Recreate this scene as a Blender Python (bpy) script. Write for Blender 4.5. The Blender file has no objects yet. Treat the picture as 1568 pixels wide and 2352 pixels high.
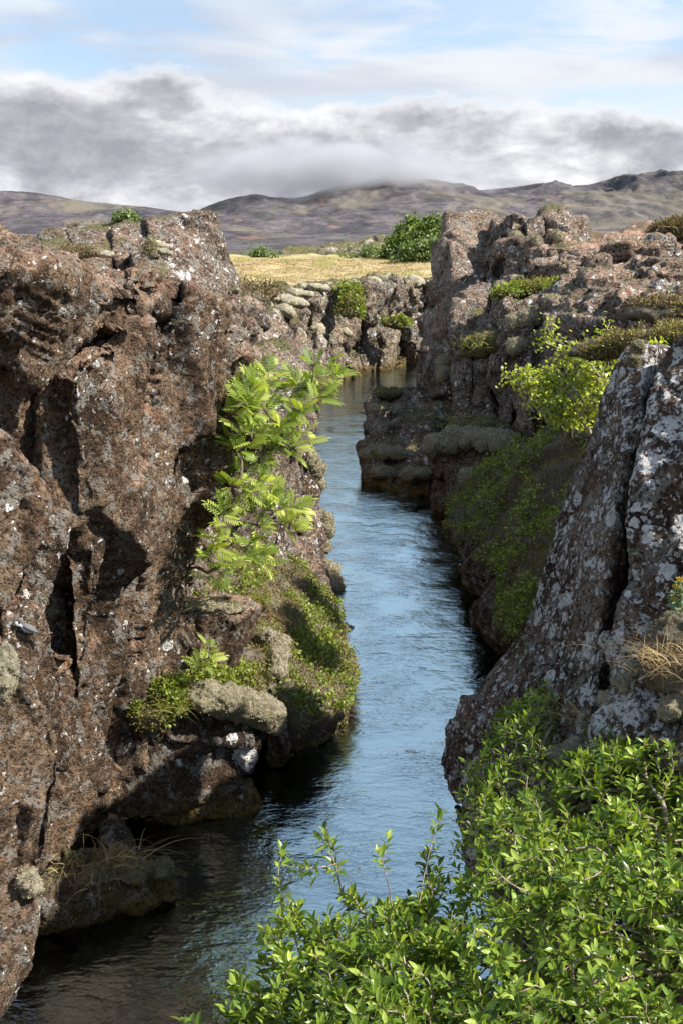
import bpy, bmesh, math, random
import numpy as np
from mathutils import Vector

# ------------------------------------------------------------------ camera, sky, sun
scene = bpy.context.scene
col = scene.collection
CAM_H, PITCH, LENS = 5.0, math.radians(15.0), 35.0
cam_d = bpy.data.cameras.new('camera'); cam = bpy.data.objects.new('camera', cam_d); col.objects.link(cam)
cam_d.sensor_fit = 'VERTICAL'; cam_d.sensor_height = 36; cam_d.sensor_width = 24; cam_d.lens = LENS
cam_d.clip_start = 0.05; cam_d.clip_end = 30000
cam.location = (0, 0, CAM_H); cam.rotation_euler = (math.pi/2 - PITCH, 0, 0)
scene.camera = cam

SUN_EL, SUN_AZ = math.radians(44), math.radians(-12)        # azimuth from +x towards +y
sun_dir = Vector((math.cos(SUN_EL)*math.cos(SUN_AZ), math.cos(SUN_EL)*math.sin(SUN_AZ), math.sin(SUN_EL)))
sl = bpy.data.lights.new('sun', 'SUN'); sl.energy = 5.0; sl.angle = math.radians(0.6); sl.color = (1.0, 0.94, 0.85)
so = bpy.data.objects.new('sun', sl); col.objects.link(so); so.rotation_euler = sun_dir.to_track_quat('Z', 'Y').to_euler()

scene.view_settings.view_transform = 'Standard'; scene.view_settings.look = 'None'
scene.view_settings.gamma = 1; scene.view_settings.use_curve_mapping = False
scene.view_settings.exposure = 1.0
cy = scene.cycles
cy.max_bounces = 6; cy.diffuse_bounces = 2; cy.glossy_bounces = 3; cy.transmission_bounces = 4
cy.transparent_max_bounces = 12; cy.volume_bounces = 1; cy.use_denoising = True
cy.caustics_reflective = False; cy.caustics_refractive = False
cy.sample_clamp_indirect = 6

class NT:
    """small helper round a node tree"""
    def __init__(s, tree): s.t = tree; s.n = tree.nodes; s.l = tree.links; s.n.clear()
    def new(s, typ, **kw):
        nd = s.n.new(typ)
        for k, v in kw.items(): setattr(nd, k, v)
        return nd
    def put(s, sock, v):
        if v is None: return
        if hasattr(v, 'is_linked') or hasattr(v, 'links'): s.l.new(v, sock)
        elif isinstance(v, (tuple, list)) and len(v) == 3 and sock.type == 'RGBA': sock.default_value = (*v, 1)
        else: sock.default_value = v
    def math(s, op, a, b=None, c=None, clamp=False):
        nd = s.new('ShaderNodeMath', operation=op, use_clamp=clamp)
        s.put(nd.inputs[0], a); s.put(nd.inputs[1], b)
        if c is not None: s.put(nd.inputs[2], c)
        return nd.outputs[0]
    def vmath(s, op, a, b=None):
        nd = s.new('ShaderNodeVectorMath', operation=op); s.put(nd.inputs[0], a); s.put(nd.inputs[1], b); return nd.outputs[0]
    def noise(s, vec, scale, detail=4, rough=0.55, dist=0.0, color=False):
        nd = s.new('ShaderNodeTexNoise'); s.put(nd.inputs['Vector'], vec); s.put(nd.inputs['Scale'], scale)
        nd.inputs['Detail'].default_value = detail; nd.inputs['Roughness'].default_value = rough; nd.inputs['Distortion'].default_value = dist
        return nd.outputs['Color' if color else 'Fac']
    def voro(s, vec, scale, feature='F1', rnd=1.0, out='Distance'):
        nd = s.new('ShaderNodeTexVoronoi', feature=feature); s.put(nd.inputs['Vector'], vec); s.put(nd.inputs['Scale'], scale)
        nd.inputs['Randomness'].default_value = rnd; return nd.outputs[out]
    def step(s, v, a, b):
        nd = s.new('ShaderNodeMapRange', interpolation_type='SMOOTHSTEP'); s.put(nd.inputs[0], v)
        s.put(nd.inputs[1], a); s.put(nd.inputs[2], b); return nd.outputs[0]
    def mix(s, f, a, b):
        nd = s.new('ShaderNodeMix', data_type='RGBA'); s.put(nd.inputs[0], f); s.put(nd.inputs[6], a); s.put(nd.inputs[7], b); return nd.outputs[2]
    def ramp(s, v, stops):
        nd = s.new('ShaderNodeValToRGB'); cr = nd.color_ramp; s.put(nd.inputs[0], v)
        while len(cr.elements) > 1: cr.elements.remove(cr.elements[0])
        for i, (p, c) in enumerate(stops):
            e = cr.elements[0] if i == 0 else cr.elements.new(p)
            e.position = p; e.color = (*c, 1)
        return nd.outputs[0]
    def scale(s, v, xyz): return s.vmath('MULTIPLY', v, xyz)
    def xyz(s, v):
        nd = s.new('ShaderNodeSeparateXYZ'); s.put(nd.inputs[0], v); return nd.outputs

def make_world():
    w = bpy.data.worlds.new('World'); scene.world = w; w.use_nodes = True
    t = NT(w.node_tree)
    out = t.new('ShaderNodeOutputWorld')
    sky = t.new('ShaderNodeTexSky', sky_type='NISHITA'); sky.sun_disc = False
    sky.sun_elevation = SUN_EL; sky.sun_rotation = math.pi/2 - SUN_AZ; sky.air_density = 1.0; sky.dust_density = 0.6; sky.ozone_density = 2.0
    d = t.new('ShaderNodeTexCoord').outputs['Generated']
    z = t.xyz(d)[2]
    # high thin cloud
    q = t.scale(d, (1.0, 1.0, 5.0))
    n1 = t.noise(q, 2.3, 6, 0.55, 0.5)
    n1b = t.noise(t.scale(d, (2.0, 1.0, 9.0)), 3.1, 5, 0.6, 1.0)
    hi = t.step(t.math('ADD', t.math('MULTIPLY', n1, 0.7), t.math('MULTIPLY', n1b, 0.35)), 0.42, 0.62)
    hi = t.math('MULTIPLY', hi, t.step(z, 1.3, 0.1))                  # clearer overhead
    lowwhite = t.step(z, 0.17, 0.085)                                   # bright veil above the bank
    hi = t.math('MAXIMUM', t.math('MAXIMUM', hi, t.math('ADD', 0.12, t.math('MULTIPLY', t.step(z, 0.85, 0.45), t.math('MULTIPLY', t.step(z, 0.10, 0.30), 0.55)))), t.math('MULTIPLY', lowwhite, 0.93))
    grey = t.noise(t.scale(d, (1.0, 1.0, 4.0)), 3.4, 4, 0.5, 0.3)
    hicol = t.mix(t.step(grey, 0.46, 0.66), (0.90, 0.94, 1.0), (0.62, 0.68, 0.80))
    hicol = t.mix(t.math('MULTIPLY', t.step(z, 0.16, 0.34), 0.75), hicol, (0.92, 1.22, 1.45))
    hicol = t.mix(lowwhite, hicol, (0.93, 0.94, 0.97))
    # cloud bank along the horizon
    q2 = t.scale(d, (1.0, 1.0, 1.7))
    top = t.math('ADD', 0.062, t.math('MULTIPLY', t.noise(q2, 5.2, 9, 0.55, 0.35), 0.15))
    top = t.math('SUBTRACT', top, t.math('MULTIPLY', t.xyz(d)[0], 0.05))
    edge = t.math('SUBTRACT', top, z)
    edge = t.math('ADD', edge, t.math('MULTIPLY', t.math('SUBTRACT', t.noise(q2, 17, 8, 0.62, 0.15), 0.5), 0.060))
    bank = t.step(edge, -0.004, 0.014)
    lump = t.noise(t.scale(d, (1.0, 1.0, 1.9)), 7.5, 9, 0.56, 0.3)
    lump2 = t.noise(t.scale(d, (1.0, 1.0, 2.2)), 19, 8, 0.62, 0.25)
    lv = t.math('ADD', t.math('MULTIPLY', lump, 0.72), t.math('MULTIPLY', lump2, 0.28))
    bcol = t.ramp(lv, [(0.40, (0.36, 0.37, 0.415)), (0.48, (0.50, 0.505, 0.55)), (0.54, (0.70, 0.705, 0.74)), (0.62, (1.0, 1.0, 1.02))])
    bcol = t.mix(t.math('MULTIPLY', t.step(edge, 0.030, 0.0), 0.85), bcol, (0.95, 0.955, 0.98))
    b_sky = t.new('ShaderNodeBackground'); t.put(b_sky.inputs[0], sky.outputs[0]); b_sky.inputs[1].default_value = 0.10
    b_hi = t.new('ShaderNodeBackground'); t.put(b_hi.inputs[0], hicol); b_hi.inputs[1].default_value = 0.49
    b_bk = t.new('ShaderNodeBackground'); t.put(b_bk.inputs[0], bcol); b_bk.inputs[1].default_value = 0.56
    m1 = t.new('ShaderNodeMixShader'); t.put(m1.inputs[0], hi); t.l.new(b_sky.outputs[0], m1.inputs[1]); t.l.new(b_hi.outputs[0], m1.inputs[2])
    m2 = t.new('ShaderNodeMixShader'); t.put(m2.inputs[0], bank); t.l.new(m1.outputs[0], m2.inputs[1]); t.l.new(b_bk.outputs[0], m2.inputs[2])
    t.l.new(m2.outputs[0], out.inputs[0])
make_world()

# ------------------------------------------------------------------ survey helpers: bearing and range -> world point
FPX = LENS/36*2352.0
def ray(px, py):
    x = (px-784)/FPX; y = -(py-1176)/FPX
    return np.array([x, math.cos(PITCH)+y*math.sin(PITCH), y*math.cos(PITCH)-math.sin(PITCH)])
def W(px, py, Y):
    r = ray(px, py); return np.array([0, 0, CAM_H]) + r*(Y/r[1])
def G(px, py, z=0.0):
    r = ray(px, py); return np.array([0, 0, CAM_H]) + r*((z-CAM_H)/r[2])

# ------------------------------------------------------------------ numpy noise
rs = np.random.RandomState(7)
PERM = rs.permutation(256); PERM = np.concatenate([PERM, PERM, PERM])
GRAD = rs.normal(size=(256, 3)); GRAD /= np.linalg.norm(GRAD, axis=1)[:, None]
RND = rs.rand(256)
def hsh(i, j, k): return PERM[PERM[PERM[i & 255]+(j & 255)]+(k & 255)]
def perlin(P):
    i = np.floor(P).astype(np.int64); f = P-i; u = f*f*f*(f*(f*6-15)+10)
    r = 0
    for a in (0, 1):
        wa = u[:, 0] if a else 1-u[:, 0]
        for b in (0, 1):
            wb = u[:, 1] if b else 1-u[:, 1]
            for c in (0, 1):
                wc = u[:, 2] if c else 1-u[:, 2]
                g = GRAD[hsh(i[:, 0]+a, i[:, 1]+b, i[:, 2]+c)]
                r = r + wa*wb*wc*(g[:, 0]*(f[:, 0]-a)+g[:, 1]*(f[:, 1]-b)+g[:, 2]*(f[:, 2]-c))
    return r*1.5
def fbm(P, o=4, gain=0.5, ridged=False):
    a, r = 1.0, 0
    for k in range(o):
        n = perlin(P*(2.03**k)+k*17.3)
        r = r + a*((1-2*np.abs(n))-0.5 if ridged else n); a *= gain
    return r
def worley(P, centre=False):
    i = np.floor(P).astype(np.int64)
    n = len(P); f1 = np.full(n, 9.0); f2 = np.full(n, 9.0); idd = np.zeros(n, np.int64); id2 = np.zeros(n, np.int64); ctr = np.zeros((n, 3)); ct2 = np.zeros((n, 3))
    for a in (-1, 0, 1):
        for b in (-1, 0, 1):
            for c in (-1, 0, 1):
                h = hsh(i[:, 0]+a, i[:, 1]+b, i[:, 2]+c)
                q = np.stack([i[:, 0]+a+RND[h], i[:, 1]+b+RND[(h*7+31) & 255], i[:, 2]+c+RND[(h*13+57) & 255]], 1)
                d = ((P-q)**2).sum(1)
                nw = d < f1; n2 = (d < f2) & ~nw
                if centre:
                    ct2[nw] = ctr[nw]; id2[nw] = idd[nw]; ct2[n2] = q[n2]; id2[n2] = h[n2]; ctr[nw] = q[nw]
                f2 = np.where(nw, f1, np.minimum(f2, d)); f1 = np.where(nw, d, f1); idd = np.where(nw, h, idd)
    return (np.sqrt(f1), np.sqrt(f2), idd, ctr, id2, ct2) if centre else (np.sqrt(f1), np.sqrt(f2), idd)
def sstep(a, b, x):
    t = np.clip((x-a)/(b-a), 0, 1); return t*t*(3-2*t)

def facet(w, sc, tilt, off, crack, cw):
    """chiselled faces: every cell is a plane of its own tilt and offset, with a joint between cells"""
    f1, f2, id1, c1, id2, c2 = worley(w*sc, True)
    def plane(idd, ctr):
        r = (w*sc-ctr)/sc; g = np.stack([RND[(idd*3+11) & 255], RND[(idd*5+71) & 255], RND[(idd*11+149) & 255]], 1)-0.5
        return tilt*(g*r).sum(1)+off*(RND[idd]-0.5)
    k = 0.5+0.5*sstep(0.0, 0.085, f2-f1)
    return plane(id1, c1)*k+plane(id2, c2)*(1-k)-crack*(1-sstep(0.0, cw, f2-f1))

# ------------------------------------------------------------------ materials
def new_mat(name):
    m = bpy.data.materials.new(name); m.use_nodes = True
    return m, NT(m.node_tree)
def finish(t, color, rough=0.9, bump=None, spec=0.25, bump_d=0.02, bump_s=0.6, sub=None):
    out = t.new('ShaderNodeOutputMaterial'); p = t.new('ShaderNodeBsdfPrincipled')
    t.put(p.inputs['Base Color'], color); t.put(p.inputs['Roughness'], rough); p.inputs['Specular IOR Level'].default_value = spec
    if bump is not None:
        b = t.new('ShaderNodeBump'); b.inputs['Strength'].default_value = bump_s; b.inputs['Distance'].default_value = bump_d
        t.put(b.inputs['Height'], bump); t.l.new(b.outputs[0], p.inputs['Normal'])
    t.l.new(p.outputs[0], out.inputs[0]); return p
def rock_mat(name, s=1.0, white=0.30, orange=0.15, red_top=0.0, moss=0.0, dark=(0.032, 0.021, 0.015), mid=(0.17, 0.118, 0.085), light=(0.30, 0.235, 0.18), algae=0.45, spots=()):
    """s: grain size factor; white / orange: how much lichen"""
    m, t = new_mat(name)
    geo = t.new('ShaderNodeNewGeometry'); P = geo.outputs['Position']; N = t.xyz(geo.outputs['Normal'])[2]; z = t.xyz(P)[2]
    big = t.noise(P, 1.6/s, 5, 0.6, 0.4); mot = t.noise(P, 11/s, 7, 0.68, 0.2); fine = t.noise(P, 60/s, 4, 0.7)
    v = t.math('ADD', t.math('MULTIPLY', mot, 0.62), t.math('MULTIPLY', fine, 0.38))
    v = t.math('ADD', v, t.math('MULTIPLY', t.math('SUBTRACT', big, 0.5), 0.60))
    c = t.ramp(v, [(0.36, dark), (0.49, mid), (0.60, light), (0.72, tuple(min(1, x*1.35) for x in light))])
    # rusty tint in patches
    c = t.mix(t.math('MULTIPLY', t.step(t.noise(P, 4.3/s, 5, 0.6, 0.6), 0.52, 0.72), 0.55), c, (0.20, 0.115, 0.060))
    # red-brown weathered tops
    if red_top > 0:
        f = t.math('MULTIPLY', t.step(N, 0.35, 0.8), t.step(t.noise(P, 2.2/s, 5, 0.6), 0.36, 0.56))
        rc = t.mix(t.step(mot, 0.38, 0.64), (0.27, 0.15, 0.098), (0.52, 0.36, 0.26))
        c = t.mix(t.math('MULTIPLY', f, red_top), c, rc)
    # grey crust lichen
    g = t.step(t.math('ADD', t.noise(P, 7.5/s, 6, 0.62, 0.5), t.math('MULTIPLY', fine, 0.10)), 0.585, 0.63)
    c = t.mix(t.math('MULTIPLY', g, 0.72), c, t.mix(fine, (0.15, 0.14, 0.12), (0.40, 0.375, 0.33)))
    # white lichen: lobed spots of two sizes
    wob = t.vmath('ADD', P, t.scale(t.vmath('SUBTRACT', t.noise(P, 26/s, 4, 0.6, 0, True), (0.5, 0.5, 0.5)), (0.075*s,)*3))
    n_area = t.noise(P, 1.9/s, 3, 0.5)
    lim = t.math('ADD', 0.03+0.34*white, t.math('MULTIPLY', t.math('SUBTRACT', n_area, 0.5), 0.75*white+0.35))
    big_spot = t.math('LESS_THAN', t.voro(wob, 4.8/s), t.math('SUBTRACT', lim, 0.03))
    small_spot = t.math('LESS_THAN', t.voro(wob, 12.5/s), t.math('ADD', lim, 0.035))
    tiny = t.math('LESS_THAN', t.voro(wob, 30/s), t.math('ADD', lim, 0.05 if white > 0.25 else -0.02))
    wl = t.math('MAXIMUM', t.math('MAXIMUM', big_spot, small_spot), t.math('MULTIPLY', tiny, 0.7))
    for (sp, sr) in spots:
        dv = t.new('ShaderNodeVectorMath', operation='DISTANCE'); t.put(dv.inputs[0], wob); dv.inputs[1].default_value = tuple(W(*sp)); wl = t.math('MAXIMUM', wl, t.math('LESS_THAN', dv.outputs['Value'], sr))
    wl = t.math('MULTIPLY', wl, t.step(fine, 0.34, 0.42))
    c = t.mix(t.math('MULTIPLY', wl, 0.96), c, t.mix(mot, (0.60, 0.59, 0.565), (0.90, 0.89, 0.87)))
    # orange lichen
    if orange > 0:
        o = t.math('LESS_THAN', t.voro(wob, 9/s), t.math('SUBTRACT', t.math('MULTIPLY', t.noise(P, 2.7/s, 3), 0.75), 0.44-0.28*orange))
        c = t.mix(t.math('MULTIPLY', o, 0.75), c, (0.36, 0.15, 0.045))
    # moss on the flats
    if moss > 0:
        mm = t.math('MULTIPLY', t.step(t.math('ADD', N, t.math('MULTIPLY', t.math('SUBTRACT', t.noise(P, 3/s, 5, 0.6), 0.5), 1.3)), 0.95-0.5*moss, 1.15-0.5*moss), 1.0)
        c = t.mix(mm, c, t.mix(t.noise(P, 14/s, 5), (0.085, 0.085, 0.022), (0.26, 0.235, 0.115)))
    # brown-gold algae band and wet dark rock at the water line
    zz = t.math('ADD', z, t.math('MULTIPLY', t.math('SUBTRACT', t.noise(P, 5/s, 4), 0.5), 0.5))
    c = t.mix(t.math('MULTIPLY', t.step(zz, algae, 0.02), 0.85), c, t.mix(t.noise(P, 16/s, 5, 0.65), (0.055, 0.034, 0.010), (0.27, 0.175, 0.035)))
    pits = t.step(t.voro(P, 34/s), 0.10, 0.36)
    c = t.mix(t.math('MULTIPLY', t.step(t.noise(P, 38/s, 3, 0.6), 0.48, 0.37), 0.85), c, (0.020, 0.013, 0.010))  # near-black specks paint the shade of small pits into the colour
    h = t.math('ADD', t.math('MULTIPLY', t.noise(P, 17/s, 8, 0.72, 0.2), 1.0), t.math('MULTIPLY', pits, 0.26))
    h = t.math('ADD', h, t.math('MULTIPLY', wl, 0.03))
    finish(t, c, 0.92, h, 0.2, 0.085*s, 1.0)
    return m
def moss_mat(name, a, b, g=0.35, s=1.0):
    m, t = new_mat(name)
    geo = t.new('ShaderNodeNewGeometry'); P = geo.outputs['Position']
    c = t.mix(t.step(t.noise(P, 22/s, 6, 0.7), 0.33, 0.68), a, b)
    c = t.mix(t.math('MULTIPLY', t.step(t.noise(P, 2.4/s, 5, 0.6), 0.52, 0.66), g), c, (0.10, 0.12, 0.022))
    c = t.mix(t.math('MULTIPLY', t.step(t.noise(P, 3.7/s, 4, 0.6, 0.5), 0.57, 0.7), 0.5), c, (0.20, 0.125, 0.05))
    h = t.math('ADD', t.noise(P, 30/s, 6, 0.75), t.math('MULTIPLY', t.noise(P, 90/s, 3, 0.7), 0.4))
    p = finish(t, c, 1.0, h, 0.05, 0.06*s, 1.0)
    p.inputs['Sheen Weight'].default_value = 0.25; p.inputs['Sheen Roughness'].default_value = 0.6
    return m
def leaf_mat(name, cols, trans=0.45, gloss=0.35, island=True, obj=False):
    m, t = new_mat(name)
    r = t.new('ShaderNodeObjectInfo').outputs['Random'] if obj else t.new('ShaderNodeNewGeometry').outputs['Random Per Island']
    P = t.new('ShaderNodeNewGeometry').outputs['Position']
    n = len(cols)
    v = t.math('ADD', t.math('MULTIPLY', r, 0.75), t.math('MULTIPLY', t.noise(P, 1.9, 3), 0.25))
    c = t.ramp(v, [(0.08+0.84*i/(n-1), cc) for i, cc in enumerate(cols)])
    out = t.new('ShaderNodeOutputMaterial'); p = t.new('ShaderNodeBsdfPrincipled')
    t.put(p.inputs['Base Color'], c); p.inputs['Roughness'].default_value = gloss; p.inputs['Specular IOR Level'].default_value = 0.4
    tr = t.new('ShaderNodeBsdfTranslucent'); hs = t.new('ShaderNodeHueSaturation'); hs.inputs['Value'].default_value = 1.5; hs.inputs['Saturation'].default_value = 1.1; hs.inputs['Hue'].default_value = 0.485
    t.put(hs.inputs['Color'], c); t.l.new(hs.outputs[0], tr.inputs[0])
    mx = t.new('ShaderNodeMixShader'); mx.inputs[0].default_value = trans
    t.l.new(p.outputs[0], mx.inputs[1]); t.l.new(tr.outputs[0], mx.inputs[2]); t.l.new(mx.outputs[0], out.inputs[0])
    return m
def bark_mat(name, a, b, s=1.0):
    m, t = new_mat(name); P = t.new('ShaderNodeNewGeometry').outputs['Position']
    n = t.noise(t.scale(P, (1, 1, 0.4)), 30/s, 5, 0.65)
    finish(t, t.mix(t.step(n, 0.35, 0.65), a, b), 0.8, n, 0.25, 0.004*s, 0.7); return m
def plain_mat(name, c, rough=0.7):
    m, t = new_mat(name); P = t.new('ShaderNodeNewGeometry').outputs['Position']
    n = t.noise(P, 80, 3)
    finish(t, t.mix(n, tuple(x*0.7 for x in c), tuple(min(1, x*1.3) for x in c)), rough); return m

M = {}
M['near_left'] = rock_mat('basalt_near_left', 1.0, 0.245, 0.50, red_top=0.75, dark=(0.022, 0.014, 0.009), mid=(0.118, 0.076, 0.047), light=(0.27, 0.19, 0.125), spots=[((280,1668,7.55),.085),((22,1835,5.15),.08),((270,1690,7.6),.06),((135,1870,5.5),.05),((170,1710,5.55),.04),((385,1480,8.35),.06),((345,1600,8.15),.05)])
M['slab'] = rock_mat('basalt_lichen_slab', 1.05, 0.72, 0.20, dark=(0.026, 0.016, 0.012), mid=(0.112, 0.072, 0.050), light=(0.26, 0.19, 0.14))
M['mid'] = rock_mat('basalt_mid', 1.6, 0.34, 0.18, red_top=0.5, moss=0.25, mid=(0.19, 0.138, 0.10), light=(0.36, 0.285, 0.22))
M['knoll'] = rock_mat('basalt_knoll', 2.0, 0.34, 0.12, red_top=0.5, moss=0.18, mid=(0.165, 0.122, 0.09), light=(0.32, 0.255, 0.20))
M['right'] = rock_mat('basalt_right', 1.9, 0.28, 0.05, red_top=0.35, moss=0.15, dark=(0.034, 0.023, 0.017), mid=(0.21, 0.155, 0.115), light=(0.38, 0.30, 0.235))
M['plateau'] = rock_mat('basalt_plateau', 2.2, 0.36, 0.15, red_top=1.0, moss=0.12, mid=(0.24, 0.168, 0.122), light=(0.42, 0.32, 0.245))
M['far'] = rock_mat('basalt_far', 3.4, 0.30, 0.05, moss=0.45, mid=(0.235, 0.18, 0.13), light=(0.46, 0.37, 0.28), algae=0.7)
M['dark'] = rock_mat('basalt_dark', 1.1, 0.14, 0.05, moss=0.2, dark=(0.032, 0.021, 0.014), mid=(0.070, 0.046, 0.030), light=(0.16, 0.118, 0.085), algae=0.42, spots=[((562, 1745, 8.02), .13), ((415, 1755, 7.85), .05), ((290, 1770, 7.7), .05), ((535, 1695, 8.0), .05)])  # darker basalt for the low rocks along the water
M['moss'] = moss_mat('woolly_moss', (0.19, 0.16, 0.085), (0.46, 0.40, 0.26), 0.3)
M['moss_far'] = moss_mat('woolly_moss_far', (0.32, 0.28, 0.165), (0.66, 0.58, 0.40), 0.25, 2.5)
M['moss_olive'] = moss_mat('olive_moss', (0.15, 0.125, 0.055), (0.38, 0.33, 0.19), 0.35)
M['moss_green'] = moss_mat('green_moss', (0.075, 0.070, 0.018), (0.235, 0.195, 0.055), 0.6)
M['heath_soil'] = moss_mat('heath_soil', (0.055, 0.040, 0.020), (0.17, 0.12, 0.055), 0.5)

# ------------------------------------------------------------------ mesh helpers
def mesh_np(name, V, F, smooth=False):
    me = bpy.data.meshes.new(name); V = np.asarray(V, np.float32)
    if isinstance(F, np.ndarray):
        n, k = F.shape
        me.vertices.add(len(V)); me.vertices.foreach_set('co', V.ravel())
        me.loops.add(n*k); me.loops.foreach_set('vertex_index', F.astype(np.int32).ravel())
        me.polygons.add(n); me.polygons.foreach_set('loop_start', np.arange(0, n*k, k, dtype=np.int32))
        if smooth: me.polygons.foreach_set('use_smooth', np.ones(n, bool))
        me.update(calc_edges=True)
    else:
        me.from_pydata([tuple(v) for v in V], [], F); me.update()
        if smooth: me.polygons.foreach_set('use_smooth', np.ones(len(me.polygons), bool))
    return me
def link(name, me, mat, parent=None, loc=(0, 0, 0)):
    o = bpy.data.objects.new(name, me); col.objects.link(o)
    if mat is not None and me is not None and len(me.materials) == 0: me.materials.append(mat)
    if parent is not None: o.parent = parent
    o.location = Vector(loc); return o
def tag(o, label, cat, group=None, kind=None):
    o['label'] = label
    if cat: o['category'] = cat
    if group: o['group'] = group
    if kind: o['kind'] = kind
    return o
def thing(name, label, cat, loc, group=None):
    o = bpy.data.objects.new(name, None); col.objects.link(o); o.location = Vector(loc); o.empty_display_size = 0.2
    return tag(o, label, cat, group)
def struct(o, label=None):
    o['kind'] = 'structure'
    if label: o['label'] = label
    return o
def centred(name, V, F, mat, parent, smooth=True):
    """mesh with its own origin at its middle, placed under parent"""
    V = np.asarray(V, float); c = V.mean(0)
    base = np.array(parent.location) if parent is not None else np.zeros(3)
    return link(name, mesh_np(name, V-c, F, smooth), mat, parent, c-base)

def hull_remesh(hulls, vox, smooth_it=3):
    bm = bmesh.new()
    for pts in hulls:
        vs = [bm.verts.new(tuple(p)) for p in pts]
        r = bmesh.ops.convex_hull(bm, input=vs)
        junk = list({g for g in r['geom_interior'] + r['geom_unused'] if isinstance(g, bmesh.types.BMVert)})
        if junk: bmesh.ops.delete(bm, geom=junk, context='VERTS')
    me = bpy.data.meshes.new('tmp'); bm.to_mesh(me); bm.free()
    o = bpy.data.objects.new('tmp', me); col.objects.link(o)
    r = o.modifiers.new('r', 'REMESH'); r.mode = 'VOXEL'; r.voxel_size = vox
    if smooth_it:
        s = o.modifiers.new('s', 'SMOOTH'); s.factor = 0.5; s.iterations = smooth_it
    dg = bpy.context.evaluated_depsgraph_get(); e = o.evaluated_get(dg); m2 = e.to_mesh()
    n = len(m2.vertices); V = np.empty(n*3, np.float32); m2.vertices.foreach_get('co', V)
    N = np.empty(n*3, np.float32); m2.vertex_normals.foreach_get('vector', N)
    k = len(m2.loops); L = np.empty(k, np.int32); m2.loops.foreach_get('vertex_index', L)
    e.to_mesh_clear(); bpy.data.objects.remove(o); bpy.data.meshes.remove(me)
    return V.reshape(-1, 3).astype(float), N.reshape(-1, 3).astype(float), L.reshape(-1, 4)

GROOVES = []
def rock_displace(V, N, s, amp=1.0, flute=1.0, seed=0.0, block=1.0, lean=(0.0, 0.0), g=None):
    g = g or s; P = V+seed
    Pl = P.copy(); Pl[:, 0] -= lean[0]*V[:, 2]; Pl[:, 1] -= lean[1]*V[:, 2]
    w = Pl + 0.05*s*np.stack([perlin(P*1.7/s), perlin(P*1.7/s+31), perlin(P*1.7/s+77)], 1)
    d = 0.045*s*fbm(w*0.8/s, 2)
    d += block*facet(w, np.array([1.9, 1.9, 1.9/(1+1.4*flute)])/s, 0.42, 0.10*s, 0.035*s, 0.07)
    d += block*facet(w+5, np.array([4.6, 4.6, 4.6/(1+1.0*flute)])/s, 0.40, 0.035*s, 0.012*s, 0.10)
    d += block*facet(P+9, np.array([11., 11., 8.])/g, 0.42, 0.012*g, 0.005*g, 0.15)
    d += 0.020*g*fbm(P*np.array([6.5, 6.5, 4.5])/g, 4, 0.6)
    d += 0.013*g*fbm(P*19/g, 3, 0.65)
    d = amp*d
    for (a, b, wd, dp) in GROOVES:                                  # water-worn vertical gutters in the rock
        e = b-a; t = np.clip(((V-a)@e)/(e@e), 0, 1); q = (V-a-t[:, None]*e)*np.array([1, .45, 1])
        d = d-dp*np.exp(-(np.linalg.norm(q, axis=1)/(wd*(0.7+0.6*RND[(t*40).astype(int) % 256])))**2)
    return V+N*d[:, None]

def chunk(name, parent, hulls, mat, vox, s=1.0, amp=1.0, flute=1.0, seed=0.0, block=1.0, smooth_it=1, lean=(0, 0), g=None):
    V, N, F = hull_remesh(hulls, vox, smooth_it)
    V = rock_displace(V, N, s, amp, flute, seed, block, lean, g)
    return centred(name, V, F, mat, parent)
def ext(pts, *vecs):
    pts = [np.asarray(p, float) for p in pts]; out = list(pts)
    for v in vecs: out += [p+np.asarray(v, float) for p in pts]
    return out
def WP(*tr): return [W(*t) for t in tr]
FUZZ = []
def chain(nodes, q, k=3):
    out = []
    for a, b in zip(nodes[:-1], nodes[1:]):
        for i in range(k):
            u = i/k; px, py, Y, r = [x*(1-u)+y*u for x, y in zip(a, b)]; out.append((W(px, py, Y), r*(0.93+0.12*math.sin(7*px)), q))
    out.append((W(*nodes[-1][:3]), nodes[-1][3], q)); return out
def moss_blob(name, parent, pts_r, mat, vox, lump=0.05, fuzz=True):
    """soft cushion: union of squashed balls [(centre, radius, squash)]"""
    hulls = []
    for c, r, q in pts_r:
        a = np.random.RandomState(int(abs(c[0]*971+c[1]*131))).normal(size=(70, 3)); a /= np.linalg.norm(a, axis=1)[:, None]
        a[:, 2] *= q; hulls.append(np.asarray(c)+a*r)
    V, N, F = hull_remesh(hulls, vox, 6)
    r = pts_r[0][1]
    d = 1.2*lump*fbm(V/(r*1.1), 3)+0.55*lump*fbm(V/(r*0.25), 3, 0.65)+0.3*lump*fbm(V/(r*0.07), 2, 0.6)
    V = V+N*d[:, None]; o = centred(name, V, F, mat, parent)
    if fuzz: FUZZ.append((o, V, F, N))
    return o

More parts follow.
